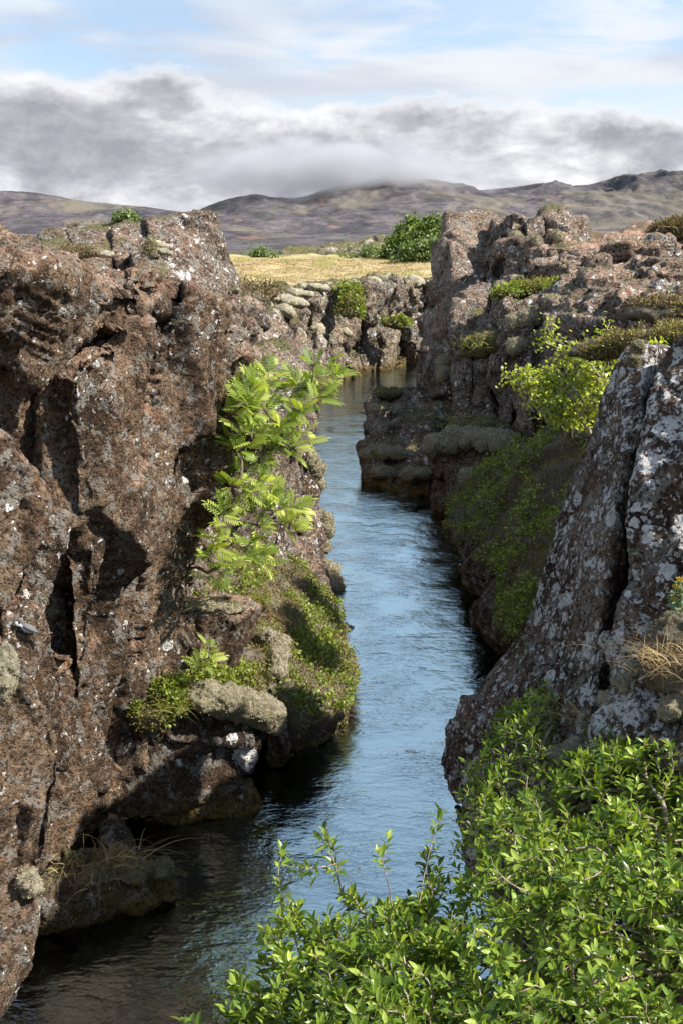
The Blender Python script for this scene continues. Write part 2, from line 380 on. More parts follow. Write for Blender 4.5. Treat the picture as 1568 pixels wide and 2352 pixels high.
# ------------------------------------------------------------------ terrain
CH_L = [(-2.9, -3), (-2.9, 4.6), (-2.2, 6.3), (-2.0, 7.6), (-1.2, 8.5), (-0.5, 9.3), (-0.05, 9.8), (0.0, 11.7), (-0.1, 14.4), (-.35, 18), (-.5, 22), (-.9, 26), (-.8, 35), (-.3, 38.4), (1.5, 41.0), (3.3, 43.2), (7, 46), (16, 48)]
CH_R = [(16, 42), (6, 40), (3.2, 37), (1.8, 33), (0.9, 29), (0.75, 26), (.8, 21.5), (1.7, 19.6), (2.1, 18.5), (1.9, 14.4), (1.95, 11.5), (1.8, 9.5), (1.4, 7.0), (1.15, 5.5), (1.1, 4), (0.9, -3)]
CH = np.array(CH_L+CH_R, float)
def poly_sd(X, Y, poly):
    """distance to polygon, negative inside"""
    n = len(poly); d = np.full(X.shape, 1e9); inside = np.zeros(X.shape, bool)
    for i in range(n):
        a = poly[i]; b = poly[(i+1) % n]; e = b-a
        wx, wy = X-a[0], Y-a[1]; t = np.clip((wx*e[0]+wy*e[1])/(e@e), 0, 1)
        d = np.minimum(d, np.hypot(wx-t*e[0], wy-t*e[1]))
        c = ((a[1] > Y) != (b[1] > Y)) & (X < (b[0]-a[0])*(Y-a[1])/((b[1]-a[1]) or 1e-9)+a[0]); inside ^= c
    return np.where(inside, -d, d)
def fbm2(X, Y, f, o=4, g=0.5, z=0.0):
    P = np.stack([X.ravel()*f, Y.ravel()*f, np.full(X.size, z)], 1); return fbm(P, o, g).reshape(X.shape)
def plateau_left(X, Y):
    z = 4.2-0.75*sstep(14, 26, Y)+0.62*sstep(41, 66, Y)
    z = np.where(Y < 14, np.minimum(z, 4.2), z)
    return z+(0.12+0.16*sstep(42, 48, Y))*fbm2(X, Y, 0.35)
def plateau_right(X, Y):
    z = np.interp(Y, [0, 3, 6.0, 7.5, 9, 14, 20, 27, 30, 36, 60], [1.5, 1.7, 1.9, 3.2, 3.85, 4.0, 4.25, 5.20, 5.0, 3.8, 3.8])
    z = z+0.06*np.clip(X-3, 0, 9)*sstep(8, 14, Y)*sstep(34, 26, Y)
    n = fbm2(X*0.55, Y, 0.42, 4, 0.5, 3.3)
    st = 0.32; q = (z+0.30*n)/st; z2 = st*(np.floor(q)+sstep(0.55, 1.0, q-np.floor(q)))
    Q = np.stack([X.ravel()+0.3*perlin(np.stack([X.ravel(), Y.ravel(), 0*X.ravel()], 1)), Y.ravel()*1.25, 0*X.ravel()+0.5], 1)
    fc = facet(Q, np.array([0.75, 0.75, 0.75]), 0.20, 0.20, 0.10, 0.10)+facet(Q+7, np.array([2.1, 2.1, 2.1]), 0.22, 0.09, 0.05, 0.12)
    return z*0.25+z2*0.75+0.05*fbm2(X, Y, 1.6, 4, 0.6, 9.1)+fc.reshape(X.shape)*sstep(8, 11, Y)
def terrain(X, Y):
    sd = poly_sd(X, Y, CH)
    right = ((X > np.interp(Y, [p[1] for p in CH_L[:14]], [p[0] for p in CH_L[:14]])+0.4) & (Y < 40.2)) | ((X > 3) & (Y < 40+0.2*(X-3)))
    p = np.where(right, plateau_right(X, Y), plateau_left(X, Y))
    k = sstep(1.45, 2.3, sd+0.35*fbm2(X, Y, 0.6, 3)-1.3*right*sstep(33, 27, Y)*sstep(14, 18, Y))
    shelf = np.interp(sd, [-2.2, -0.9, 0.0, 0.5, 1.4], [-5.0, -3.6, -1.3, -0.5, 0.6])
    left_shallow = (X < 0.2) & (X > -1.3) & (Y > 7.7) & (Y < 9.8)
    shelf = np.where(left_shallow, np.interp(sd, [-1.0, -0.45, 0, 0.5], [-3.8, -0.75, -0.28, -0.2]), shelf)+0.12*fbm2(X, Y, 1.7, 3)
    return shelf*(1-k)+p*k

def ground_mat():
    m, t = new_mat('moor_ground')
    geo = t.new('ShaderNodeNewGeometry'); P = geo.outputs['Position']; N = t.xyz(geo.outputs['Normal'])[2]
    X, Y, Z = t.xyz(P)
    mot = t.noise(P, 6, 7, 0.65, 0.3); fine = t.noise(P, 30, 5, 0.7); big = t.noise(P, 0.7, 5, 0.6, 0.5)
    rock = t.ramp(t.math('ADD', t.math('MULTIPLY', mot, 0.6), t.math('MULTIPLY', fine, 0.4)), [(0.33, (0.075, 0.050, 0.036)), (0.5, (0.235, 0.160, 0.115)), (0.68, (0.39, 0.29, 0.215))])
    red = t.mix(t.step(mot, 0.36, 0.66), (0.28, 0.16, 0.105), (0.55, 0.38, 0.27))
    c = t.mix(t.math('MULTIPLY', t.step(big, 0.40, 0.60), t.step(N, 0.5, 0.9)), rock, red)
    sp = t.math('LESS_THAN', t.voro(t.vmath('ADD', P, t.scale(t.noise(P, 14, 4, 0.6, 0, True), (0.12,)*3)), 4.0), t.math('SUBTRACT', t.math('MULTIPLY', t.noise(P, 0.9, 3), 0.75), 0.20))
    c = t.mix(t.math('MULTIPLY', sp, 0.75), c, t.mix(fine, (0.40, 0.36, 0.32), (0.70, 0.66, 0.61)))
    gr = t.step(t.math('ADD', t.noise(P, 0.55, 6, 0.65, 0.8), t.math('MULTIPLY', fine, 0.12)), 0.60, 0.66)
    veg = t.mix(t.noise(P, 9, 6, 0.7), (0.085, 0.075, 0.022), (0.24, 0.19, 0.075))
    c = t.mix(t.math('MULTIPLY', gr, t.step(N, 0.55, 0.85)), c, veg)
    # pale dry grass on the meadow past the bend
    gold = t.ramp(t.math('ADD', t.math('MULTIPLY', t.noise(t.scale(P, (0.35, 1, 1)), 2.2, 7, 0.65, 0.4), 0.7), t.math('MULTIPLY', t.noise(P, 25, 4, 0.7), 0.3)),
                  [(0.36, (0.25, 0.19, 0.085)), (0.5, (0.44, 0.345, 0.18)), (0.64, (0.58, 0.48, 0.28))])
    gold = t.mix(t.math('MULTIPLY', t.step(t.noise(P, 0.33, 5, 0.6, 0.5), 0.50, 0.60), 0.75), gold, (0.25, 0.25, 0.065))
    c = t.mix(t.step(t.math('ADD', Y, t.math('MULTIPLY', t.noise(P, 0.5, 4), 6.0)), 43.0, 46.0), c, gold)
    under = t.mix(t.noise(P, 4, 5, 0.6), (0.035, 0.024, 0.008), (0.20, 0.135, 0.035))
    c = t.mix(t.step(Z, 0.25, -0.1), c, under)
    finish(t, c, 0.95, t.math('ADD', t.noise(P, 9, 9, 0.72, 0.2), t.math('MULTIPLY', t.noise(P, 2.5, 4), 0.8)), 0.15, 0.14, 0.9)
    return m
M['ground'] = ground_mat()

def grid_mesh(xs, ys, fz):
    X, Y = np.meshgrid(xs, ys); Z = fz(X, Y)
    V = np.stack([X.ravel(), Y.ravel(), Z.ravel()], 1); nx, ny = len(xs), len(ys)
    a = (np.arange(ny-1)[:, None]*nx+np.arange(nx-1)[None, :]).ravel()
    return V, np.stack([a, a+1, a+nx+1, a+nx], 1)
def spaced(pts):
    out = []
    for (a, b, st) in pts: out += list(np.arange(a, b, st))
    return np.array(out)
xs = spaced([(-60, -12, 3), (-12, -4, .35), (-4, 9, .10), (9, 20, .3), (20, 90.1, 3.5)])
ys = spaced([(-4, 3, .5), (3, 20, .10), (20, 50, .17), (50, 90, .6)]); ys = np.append(ys, 90.0)
V, F = grid_mesh(xs, ys, terrain)
ground = struct(link('ground', mesh_np('ground', V, F, True), M['ground']), 'moorland ground cut by the water-filled fissure')

def water_mat():
    m, t = new_mat('clear_water')
    P = t.new('ShaderNodeNewGeometry').outputs['Position']
    wv = t.new('ShaderNodeTexWave', wave_type='BANDS', bands_direction='Y'); t.put(wv.inputs['Vector'], t.scale(P, (0.35, 1, 1)))
    n1 = t.noise(t.scale(P, (0.45, 1.0, 1)), 10.0, 3, 0.5, 0.5); n2 = t.noise(t.scale(P, (0.5, 1.0, 1)), 30, 3, 0.55, 0.4); n3 = t.noise(P, 1.3, 2, 0.5)
    h = t.math('ADD', t.math('MULTIPLY', n1, 1.0), t.math('MULTIPLY', n2, 0.42))
    h = t.math('MULTIPLY', h, t.math('ADD', 0.35, t.step(n3, 0.3, 0.7)))
    b = t.new('ShaderNodeBump'); b.inputs['Strength'].default_value = 0.55; b.inputs['Distance'].default_value = 0.030; t.put(b.inputs['Height'], h)
    gl = t.new('ShaderNodeBsdfGlossy'); gl.inputs['Roughness'].default_value = 0.03; gl.inputs['Color'].default_value = (0.80, 0.95, 1.0, 1); t.l.new(b.outputs[0], gl.inputs['Normal'])
    tr = t.new('ShaderNodeBsdfTransparent'); tr.inputs[0].default_value = (0.90, 0.96, 0.98, 1)
    fr = t.new('ShaderNodeFresnel'); fr.inputs['IOR'].default_value = 1.33; t.l.new(b.outputs[0], fr.inputs['Normal'])
    mx = t.new('ShaderNodeMixShader'); t.put(mx.inputs[0], t.math('ADD', 0.16, t.math('MULTIPLY', t.math('POWER', fr.outputs[0], 0.26), 0.84))); t.l.new(tr.outputs[0], mx.inputs[1]); t.l.new(gl.outputs[0], mx.inputs[2])
    va = t.new('ShaderNodeVolumeAbsorption'); va.inputs[0].default_value = (0.30, 0.62, 0.72, 1); va.inputs[1].default_value = 1.4
    out = t.new('ShaderNodeOutputMaterial'); t.l.new(mx.outputs[0], out.inputs[0]); t.l.new(va.outputs[0], out.inputs['Volume'])
    return m
bmw = bmesh.new(); bmesh.ops.create_cube(bmw, size=1.0)
mew = bpy.data.meshes.new('water'); bmw.to_mesh(mew); bmw.free()
water = struct(link('water', mew, water_mat(), None, (8, 22, -3.0)), 'clear blue water filling the winding fissure'); water.scale = (30, 56, 6.0)

# ------------------------------------------------------------------ far land and mountains
RIDGE = [(-900, 470), (-500, 452), (-200, 462), (0, 445), (100, 440), (180, 455), (300, 468), (400, 482), (480, 486), (560, 462), (620, 450), (700, 452), (800, 425), (900, 405), (1000, 415), (1100, 436), (1180, 428), (1240, 421), (1300, 423), (1345, 420), (1400, 403), (1470, 400), (1568, 406), (1700, 402), (1900, 420), (2300, 440), (2700, 455)]
YR = 3000.0
RX = np.array([W(a, 563, YR)[0] for a, b in RIDGE]); RZ = np.array([W(a, b, YR)[2] for a, b in RIDGE])
def mountains(X, Y):
    xr = X*(1+0*Y)
    ridge = np.interp(xr+60*fbm2(X, Y, 0.0016, 3), RX, RZ)
    u = np.clip((Y-420)/(YR-420), 0, 1.0)
    prof = 0.10*u+0.34*u**1.7+0.56*sstep(0.52, 1.0, u)
    back = sstep(5200, 3100, Y)
    rid = fbm(np.stack([X.ravel()*0.0046+0.25*perlin(np.stack([X.ravel()*.004, Y.ravel()*.004, X.ravel()*0], 1)), Y.ravel()*0.0011, X.ravel()*0+4.7], 1), 5, 0.55, True).reshape(X.shape)
    hills = fbm2(X, Y, 0.0021, 5, 0.5, 1.7)
    z = 2.0+(ridge-5)*prof*np.where(Y > YR, back, 1)
    z = z+rid*(14+16*sstep(250, 900, X))*sstep(0.45, 0.85, u)*sstep(1.02, 0.93, u)+hills*16*sstep(0.08, 0.35, u)*sstep(1.0, 0.8, u)+fbm2(X, Y, 0.012, 4, 0.55, 2.2)*1.6*sstep(0.03, 0.3, u)*sstep(1.03, 0.9, u)
    z = z+fbm2(X, Y, 0.02, 3)*1.0*sstep(70, 160, Y)
    return np.where(Y < 200, np.minimum(z, 2.6), z)
def mountain_mat():
    m, t = new_mat('mountain_slopes'); geo = t.new('ShaderNodeNewGeometry'); P = geo.outputs['Position']; X, Y, Z = t.xyz(P)
    st = t.scale(P, (1, 0.35, 2.5))
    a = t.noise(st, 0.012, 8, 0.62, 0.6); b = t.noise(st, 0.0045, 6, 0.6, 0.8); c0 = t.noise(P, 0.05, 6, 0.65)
    c = t.ramp(t.math('ADD', t.math('MULTIPLY', a, 0.6), t.math('MULTIPLY', c0, 0.4)), [(0.38, (0.042, 0.038, 0.046)), (0.5, (0.085, 0.076, 0.084)), (0.61, (0.155, 0.135, 0.132))])  # lava grey-purple; cloud shade, gully shade and haze put into the tones
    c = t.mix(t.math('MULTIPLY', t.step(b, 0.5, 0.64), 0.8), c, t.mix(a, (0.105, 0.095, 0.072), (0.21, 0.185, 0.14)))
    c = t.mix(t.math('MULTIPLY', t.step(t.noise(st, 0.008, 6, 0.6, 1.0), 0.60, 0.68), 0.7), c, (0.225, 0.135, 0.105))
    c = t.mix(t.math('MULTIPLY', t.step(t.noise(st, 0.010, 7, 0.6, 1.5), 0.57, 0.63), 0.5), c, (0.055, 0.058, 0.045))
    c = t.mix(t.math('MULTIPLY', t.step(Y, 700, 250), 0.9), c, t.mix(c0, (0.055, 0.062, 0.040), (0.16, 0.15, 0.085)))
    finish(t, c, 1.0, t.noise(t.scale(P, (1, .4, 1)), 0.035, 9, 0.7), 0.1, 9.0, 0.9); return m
xs = np.concatenate([np.linspace(-4200, -1300, 60), np.linspace(-1280, 1280, 420), np.linspace(1300, 5200, 80)])
ys = np.concatenate([np.linspace(85, 400, 30), np.linspace(415, 3300, 330), np.linspace(3350, 6500, 30)])
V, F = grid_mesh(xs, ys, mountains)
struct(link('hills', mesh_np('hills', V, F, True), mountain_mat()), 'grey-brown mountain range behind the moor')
# outer plain under everything, out to the horizon
V, F = grid_mesh(np.linspace(-14000, 14000, 57), np.linspace(-9000, 14000, 57), lambda X, Y: -9.0+0*X)
struct(link('plain', mesh_np('plain', V, F, True), M['ground']), 'flat lowland reaching to the horizon')

# cloud resting on the central summits
def cloud(name, label, px0, px1, py_base, py_top, Y, thick, seed, dens):
    a, b = W(px0, py_base, Y), W(px1, py_top, Y)
    bm = bmesh.new(); bmesh.ops.create_icosphere(bm, subdivisions=3, radius=1.0)
    me = bpy.data.meshes.new(name); bm.to_mesh(me); bm.free()
    m, t = new_mat(name+'_vapour'); 
    tc = t.new('ShaderNodeTexCoord').outputs['Object']; P = t.new('ShaderNodeNewGeometry').outputs['Position']
    r = t.new('ShaderNodeVectorMath', operation='LENGTH'); t.put(r.inputs[0], tc)
    n = t.noise(t.scale(P, (1, 1, 2.2)), 0.0075, 6, 0.6, 0.4)
    dn = t.step(t.math('ADD', t.math('SUBTRACT', 0.80, r.outputs[1]), t.math('MULTIPLY', t.math('SUBTRACT', n, 0.5), 1.5)), 0.0, 0.55)
    dn = t.math('MULTIPLY', dn, t.step(r.outputs[1], 1.0, 0.85))
    pv = t.new('ShaderNodeVolumePrincipled'); pv.inputs['Color'].default_value = (0.74, 0.745, 0.78, 1); pv.inputs['Anisotropy'].default_value = 0.2  # greyed albedo stands in for shade from other clouds
    t.put(pv.inputs['Density'], t.math('MULTIPLY', dn, dens))
    out = t.new('ShaderNodeOutputMaterial'); t.l.new(pv.outputs[0], out.inputs['Volume'])
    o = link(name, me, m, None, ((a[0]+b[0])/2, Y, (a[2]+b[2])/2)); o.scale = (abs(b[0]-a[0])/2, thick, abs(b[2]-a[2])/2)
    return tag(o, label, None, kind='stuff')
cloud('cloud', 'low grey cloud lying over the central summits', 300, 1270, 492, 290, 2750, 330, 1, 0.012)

# ------------------------------------------------------------------ rock masses, near left
DOWN = (0, 0, -1.2)
def pts_at(lst): return [np.array(p, float) for p in lst]

lc = thing('rock_cliff', 'tall dark brown overhanging cliff in the left foreground, ribbed and orange-spotted', 'cliff', (-2.2, 7.2, 0))
MN = M['near_left']; LEAN = (0.27, 0.05)
V0 = 0.021
GROOVES = [(W(348, 750, 8.1), W(325, 915, 8.0), .08, .15), (W(285, 716, 7.6), W(280, 800, 7.6), .05, .10), (W(240, 736, 7.3), W(245, 810, 7.3), .05, .09), (W(335, 1351, 7.95), W(322, 1520, 7.85), .05, .14), (W(300, 960, 7.8), W(292, 1180, 7.75), .05, .05),
           (W(430, 760, 8.5), W(415, 900, 8.4), .06, .05), (W(250, 1250, 7.4), W(240, 1420, 7.4), .06, .07), (W(395, 1000, 8.3), W(385, 1120, 8.2), .05, .04), (W(100, 660, 6.5), W(60, 800, 6.4), .06, .12)]
chunk('rock_rib', lc, [ext(WP((420, 690, 8.3), (475, 682, 8.9), (540, 750, 9.25), (572, 830, 9.45), (556, 900, 9.35), (520, 1050, 9.15), (462, 1150, 8.95), (432, 1250, 8.85), (395, 1430, 8.5), (370, 1550, 8.3),
      (330, 1680, 8.1), (270, 1765, 8.0), (320, 730, 8.05), (310, 1000, 7.85), (290, 1300, 7.7), (240, 1600, 7.6), (205, 1780, 7.55), (180, 1900, 7.5)), (-1.3, 0.8, 0.0))], MN, V0, 1.5, 0.95, 2.4, 1.0, lean=LEAN, g=0.8)
chunk('rock_rib', lc, [ext(WP((345, 700, 7.75), (300, 720, 7.55), (170, 870, 6.85), (205, 1180, 6.85), (218, 1330, 6.95), (190, 1600, 7.0), (165, 1800, 7.05), (330, 1000, 7.9), (300, 1300, 7.75), (260, 1600, 7.65), (215, 1800, 7.6),
      (70, 900, 7.7), (100, 1200, 7.7), (90, 1500, 7.6)), (-0.9, 0.9, 0))], MN, V0, 1.5, 0.95, 2.4, 5.0, lean=LEAN, g=0.8)
chunk('rock_rib', lc, [ext(WP((150, 1480, 7.0), (200, 1560, 7.1), (190, 1750, 7.1), (240, 1830, 7.4), (175, 1995, 7.2), (60, 2010, 6.7), (40, 1800, 6.5), (110, 1600, 6.7)), (-0.8, 0.8, -0.2))], MN, V0, 1.6, 0.7, 1.2, 7.0, lean=LEAN, g=0.8)
chunk('rock_brow', lc, [ext(WP((-60, 600, 5.9), (0, 610, 6.0), (150, 632, 6.6), (260, 640, 7.1), (345, 655, 7.6), (340, 740, 7.5), (160, 890, 6.85), (60, 870, 6.45), (-60, 840, 6.1)), (-0.9, 0.9, 0))], MN, V0, 1.4, 0.85, 1.4, 9.0, lean=LEAN, g=0.8)
chunk('rock_face', lc, [ext(WP((-80, 800, 6.7), (200, 800, 7.4), (220, 1300, 7.6), (180, 1900, 7.5), (-80, 1900, 6.6)), (-0.8, 0.8, 0))], MN, 0.028, 1.0, 1.1, 1.6, 11.0, lean=LEAN, g=0.8)
chunk('rock_top', lc, [ext(WP((-120, 600, 6.6), (0, 575, 7.4), (130, 596, 8.2), (300, 612, 8.6), (400, 640, 8.7), (475, 688, 9.2), (420, 710, 8.5), (340, 700, 7.7), (160, 680, 6.9)), (-0.3, 0.3, -0.5))], MN, 0.024, 1.0, 0.8, 0.3, 13.0)
chunk('rock_top', lc, [ext(WP((-150, 520, 9.6), (0, 528, 9.8), (70, 548, 9.8), (130, 585, 9.8), (220, 600, 9.6), (60, 610, 8.6), (-150, 620, 8.0)), (-0.2, 0.6, -0.6))], MN, 0.03, 1.1, 0.9, 0.4, 15.0)
for i, (a, b, c, d, Y) in enumerate([(285, 632, 320, 662, 7.7), (322, 636, 358, 668, 7.9), (362, 645, 412, 690, 8.3)]):
    chunk('rock_block', lc, [ext(WP((a, b, Y), (c, b, Y+.1), (c, d, Y), (a, d, Y-.1)), (-0.05, 0.35, 0.03))], MN, 0.02, 0.7, 0.8, 0.6, 21.0+i)

GROOVES = []
fl = thing('rock_buttress', 'cracked leaning rock slabs at the left picture edge, nearest the viewer', 'rock', (-2.0, 5.4, 0))
nb_amp = 0.62
nb = [([(-60, 990, 5.6), (15, 1005, 5.6), (60, 1070, 5.6), (102, 1120, 5.7), (95, 1165, 5.6), (60, 1260, 5.5), (20, 1390, 5.4), (-60, 1450, 5.2)], 0.9),
      ([(95, 1200, 5.75), (140, 1170, 5.85), (166, 1190, 5.85), (150, 1260, 5.8), (120, 1400, 5.7), (75, 1540, 5.55), (50, 1620, 5.45), (-10, 1640, 5.3), (20, 1420, 5.45)], 1.0),
      ([(-60, 1500, 5.1), (20, 1480, 5.25), (60, 1530, 5.35), (128, 1690, 5.5), (152, 1800, 5.55), (128, 1960, 5.5), (70, 2060, 5.4), (-60, 2040, 5.0)], 1.0),
      ([(-60, 2000, 4.9), (50, 2020, 5.15), (86, 2090, 5.2), (70, 2240, 5.1), (20, 2340, 4.95), (-60, 2420, 4.7)], 0.9),
      ([(60, 1560, 5.75), (125, 1440, 5.9), (140, 1560, 5.95), (150, 1760, 6.0), (90, 1750, 5.8)], 0.8)]
for i, (p, am) in enumerate(nb):
    chunk('rock_slab', fl, [ext(WP(*p), (-0.75, 0.55, -0.05))], MN, 0.018, 1.1, am*nb_amp, 1.3, 31.0+i*3, lean=LEAN, g=0.9)
moss_blob('moss_cushion', fl, [(W(75, 2035, 5.15), 0.075, 0.8), (W(60, 2020, 5.1), 0.07, 0.8)], M['moss'], 0.012, 0.02)
moss_blob('moss_cushion', fl, [(W(8, 1520, 5.15), 0.09, 1.2), (W(2, 1570, 5.12), 0.09, 1.3)], M['moss'], 0.012, 0.02)

# ------------------------------------------------------------------ left knoll
kn = thing('rock_outcrop', 'flat-topped rock knoll with sheer right side on the left skyline', 'rock', (-3.2, 18, 4))
MK = M['knoll']
for i, (p, bk) in enumerate([
      ([(335, 505, 18.0), (400, 496, 18.2), (440, 488, 18.2), (502, 486, 18.4), (510, 545, 18.5), (527, 610, 18.7), (540, 665, 18.6), (450, 690, 17.0), (380, 660, 16.8), (345, 570, 17.4)], (-0.6, 2.4, 0)),
      ([(255, 520, 18.0), (342, 508, 18.4), (345, 560, 17.6), (330, 610, 17.2), (262, 600, 17.0)], (-0.4, 2.5, 0.02)),
      ([(150, 518, 18.6), (200, 508, 19), (262, 512, 18.6), (262, 600, 17.0), (210, 630, 16.2), (170, 590, 16.6)], (-0.5, 2.5, 0)),
      ([(85, 542, 18.2), (155, 515, 18.8), (175, 590, 16.5), (120, 600, 16.0), (60, 590, 16.2)], (-0.6, 2.5, 0.02)),
      ([(300, 580, 17.0), (345, 560, 17.2), (390, 610, 16.8), (400, 680, 16.2), (310, 660, 16.0)], (-0.2, 0.8, 0)),
      ([(495, 600, 18.2), (530, 615, 18.4), (548, 650, 18.4), (530, 690, 18.0), (480, 690, 17.6)], (-0.3, 0.8, 0))]):
    chunk('rock_block', kn, [ext(WP(*p), bk, (0, 0.2, -0.6))], MK, 0.045, 2.2, 0.26, 1.3, 40+i*2.7, g=2.4, smooth_it=0)
for (px, py, Y, r) in [(232, 580, 16.3, .14), (362, 562, 17.25, .15), (372, 575, 17.1, .13)]:
    moss_blob('moss_cushion', kn, [(W(px, py, Y), r, .5), (W(px+12, py+5, Y-.05), r*.9, .5), (W(px-12, py+3, Y), r*.8, .5)], M['moss_far'], 0.03, 0.03, False)

# ------------------------------------------------------------------ left bank behind the rowan
lb = thing('rock_bank', 'lichen-blotched rock bank behind the rowan sapling, moss pads along its water edge', 'rock', (-1.0, 14, 0))
MM = M['mid']
for i, (p, bk, vx) in enumerate([
      ([(470, 690, 12.5), (540, 668, 14.5), (560, 700, 14), (592, 775, 13.6), (575, 840, 12.6), (500, 830, 11.5), (470, 760, 11.5)], (-0.8, 1.0, -0.1), .036),
      ([(545, 660, 17.5), (600, 690, 17.5), (610, 760, 16.5), (600, 800, 15.5), (550, 740, 15.5)], (-0.5, 1.2, 0), .045),
      ([(590, 700, 20), (640, 715, 20), (668, 780, 19), (650, 830, 17.5), (590, 790, 17)], (-0.5, 1.4, 0), .05),
      ([(575, 795, 14.2), (600, 785, 14.8), (690, 782, 15.0), (712, 812, 15.0), (718, 850, 14.8), (706, 880, 14.5), (640, 885, 14.0), (590, 870, 13.6)], (-0.4, 0.7, -0.02), .036),
      ([(575, 840, 13.4), (640, 850, 13.8), (700, 890, 14.4), (712, 960, 14.9), (690, 1040, 14.6), (600, 1100, 13.2), (510, 1090, 11.7), (520, 950, 11.8)], (-0.8, 0.8, 0), .032),
      ([(540, 1080, 11.8), (640, 1050, 13.4), (715, 1040, 15.0), (745, 1075, 15.6), (742, 1130, 15.4), (720, 1200, 14.8), (640, 1240, 13.2), (500, 1230, 11.2), (470, 1180, 10.8)], (-0.8, 0.8, 0), .03),
      ([(640, 1220, 13.2), (725, 1180, 15.0), (752, 1210, 15.6), (752, 1330, 14.6), (775, 1400, 13.6), (720, 1420, 12.6), (620, 1330, 12.2)], (-0.5, 0.6, -0.5), .032),
      ([(430, 1130, 10.2), (470, 1140, 10.6), (520, 1200, 11.0), (530, 1300, 10.8), (480, 1380, 10.0), (420, 1420, 9.6), (415, 1280, 9.6)], (-0.6, 0.8, 0), .03),
      ([(715, 940, 17.5), (718, 985, 17.0), (700, 1050, 16), (690, 960, 17)], (-0.8, 1.6, -0.3), .04),
      ([(700, 870, 22), (712, 900, 22), (716, 960, 21.5), (690, 940, 20)], (-0.8, 2.0, -0.6), .05)]):
    chunk('rock_block', lb, [ext(WP(*p), bk, (-0.15, 0.1, -0.35))], MM, vx, 1.25, 0.9, 0.8, 60+i*3.1)
for (px, py, Y, r) in [(705, 1045, 15.0, .19), (725, 1075, 15.2, .17), (733, 1110, 15.2, .11), (748, 1190, 15.4, .14), (752, 1215, 15.2, .12), (762, 1310, 14.4, .15), (768, 1345, 14.2, .17),
                       (785, 1450, 12.6, .16), (795, 1490, 12.2, .13), (690, 1205, 14.0, .12), (560, 800, 13.0, .10), (745, 1250, 15.0, .12)]:
    moss_blob('moss_cushion', lb, [(W(px, py, Y), r, .85), (W(px-10, py-8, Y+.1), r*.9, .8), (W(px+4, py+10, Y-.05), r*.7, .9)], M['moss'], 0.026, 0.03)

# heath-covered headland
hd = thing('rock_headland', 'heath-covered headland sloping to the water from the left bank', 'headland', (-0.5, 11, 0))
head_hull = ext(WP((425, 1290, 10.4), (480, 1270, 11.2), (600, 1245, 13.0), (700, 1290, 13.8), (748, 1350, 13.4), (772, 1420, 12.6), (795, 1500, 11.3), (812, 1590, 10.0), (785, 1640, 9.5), (690, 1650, 8.9), (620, 1580, 8.9), (540, 1520, 9.0), (400, 1430, 9.2)), (-0.15, 0.12, -0.5))
V, N, F = hull_remesh([head_hull], 0.032, 6)
V = rock_displace(V, N, 1.1, 0.9, 0.2, 90.0, 0.6); V = V+N*(0.10*fbm(V*2.2, 3))[:, None]
headland = centred('heath_slope', V, F, M['heath_soil'], hd); HEAD = (V, F)
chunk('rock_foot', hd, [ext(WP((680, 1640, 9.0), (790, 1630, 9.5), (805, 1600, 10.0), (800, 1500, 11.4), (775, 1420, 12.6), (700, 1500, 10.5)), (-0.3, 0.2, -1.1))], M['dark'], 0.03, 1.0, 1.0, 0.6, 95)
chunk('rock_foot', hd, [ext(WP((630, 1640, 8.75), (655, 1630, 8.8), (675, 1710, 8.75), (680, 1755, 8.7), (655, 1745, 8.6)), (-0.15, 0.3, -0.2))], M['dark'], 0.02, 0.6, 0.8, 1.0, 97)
moss_blob('moss_cushion', hd, chain([(615, 1462, 9.75, .11), (640, 1485, 9.55, .14), (640, 1520, 9.35, .13), (632, 1545, 9.2, .10)], .9), M['moss'], 0.016, 0.03)

bo = thing('boulder', 'angular block with flat mossy top, shaded front and lit right side, left of the headland', 'boulder', W(480, 1530, 8.8))
chunk('rock_block', bo, [ext(WP((372, 1410, 8.45), (440, 1384, 8.9), (560, 1385, 9.1), (600, 1392, 9.25), (555, 1425, 8.6), (470, 1420, 8.5), (365, 1560, 8.35), (450, 1560, 8.4), (530, 1545, 8.5), (575, 1470, 9.0)), (-0.12, 0.25, 0.0))], M['near_left'], 0.017, 0.7, 0.7, 0.8, 101, 0.7)
moss_blob('moss_mat', bo, [(W(420, 1392, 8.7), .16, .35), (W(480, 1390, 8.75), .17, .33), (W(535, 1396, 8.8), .14, .35)], M['moss'], 0.014, 0.02)

b2 = thing('overhanging_rock', 'dark undercut rock with one large white lichen patch, rooted in the water at left', 'rock', W(450, 1850, 8.0))
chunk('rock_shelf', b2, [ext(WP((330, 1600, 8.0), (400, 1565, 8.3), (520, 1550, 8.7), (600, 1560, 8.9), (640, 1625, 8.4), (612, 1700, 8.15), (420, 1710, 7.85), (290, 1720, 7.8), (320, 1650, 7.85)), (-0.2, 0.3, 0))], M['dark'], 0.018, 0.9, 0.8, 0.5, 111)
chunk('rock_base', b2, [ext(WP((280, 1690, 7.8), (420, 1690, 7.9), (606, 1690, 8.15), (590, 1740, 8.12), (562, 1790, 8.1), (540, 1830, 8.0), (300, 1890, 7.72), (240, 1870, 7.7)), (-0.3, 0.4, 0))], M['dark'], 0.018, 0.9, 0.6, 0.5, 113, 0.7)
chunk('rock_foot', b2, [ext(WP((470, 1800, 7.95), (560, 1790, 8.1), (580, 1785, 8.2), (604, 1835, 8.2), (606, 1862, 8.15), (560, 1880, 8.0), (420, 1895, 7.85), (330, 1885, 7.75)), (-0.1, 0.3, -0.25))], M['dark'], 0.016, 0.7, 0.7, 0.4, 115, 0.7)
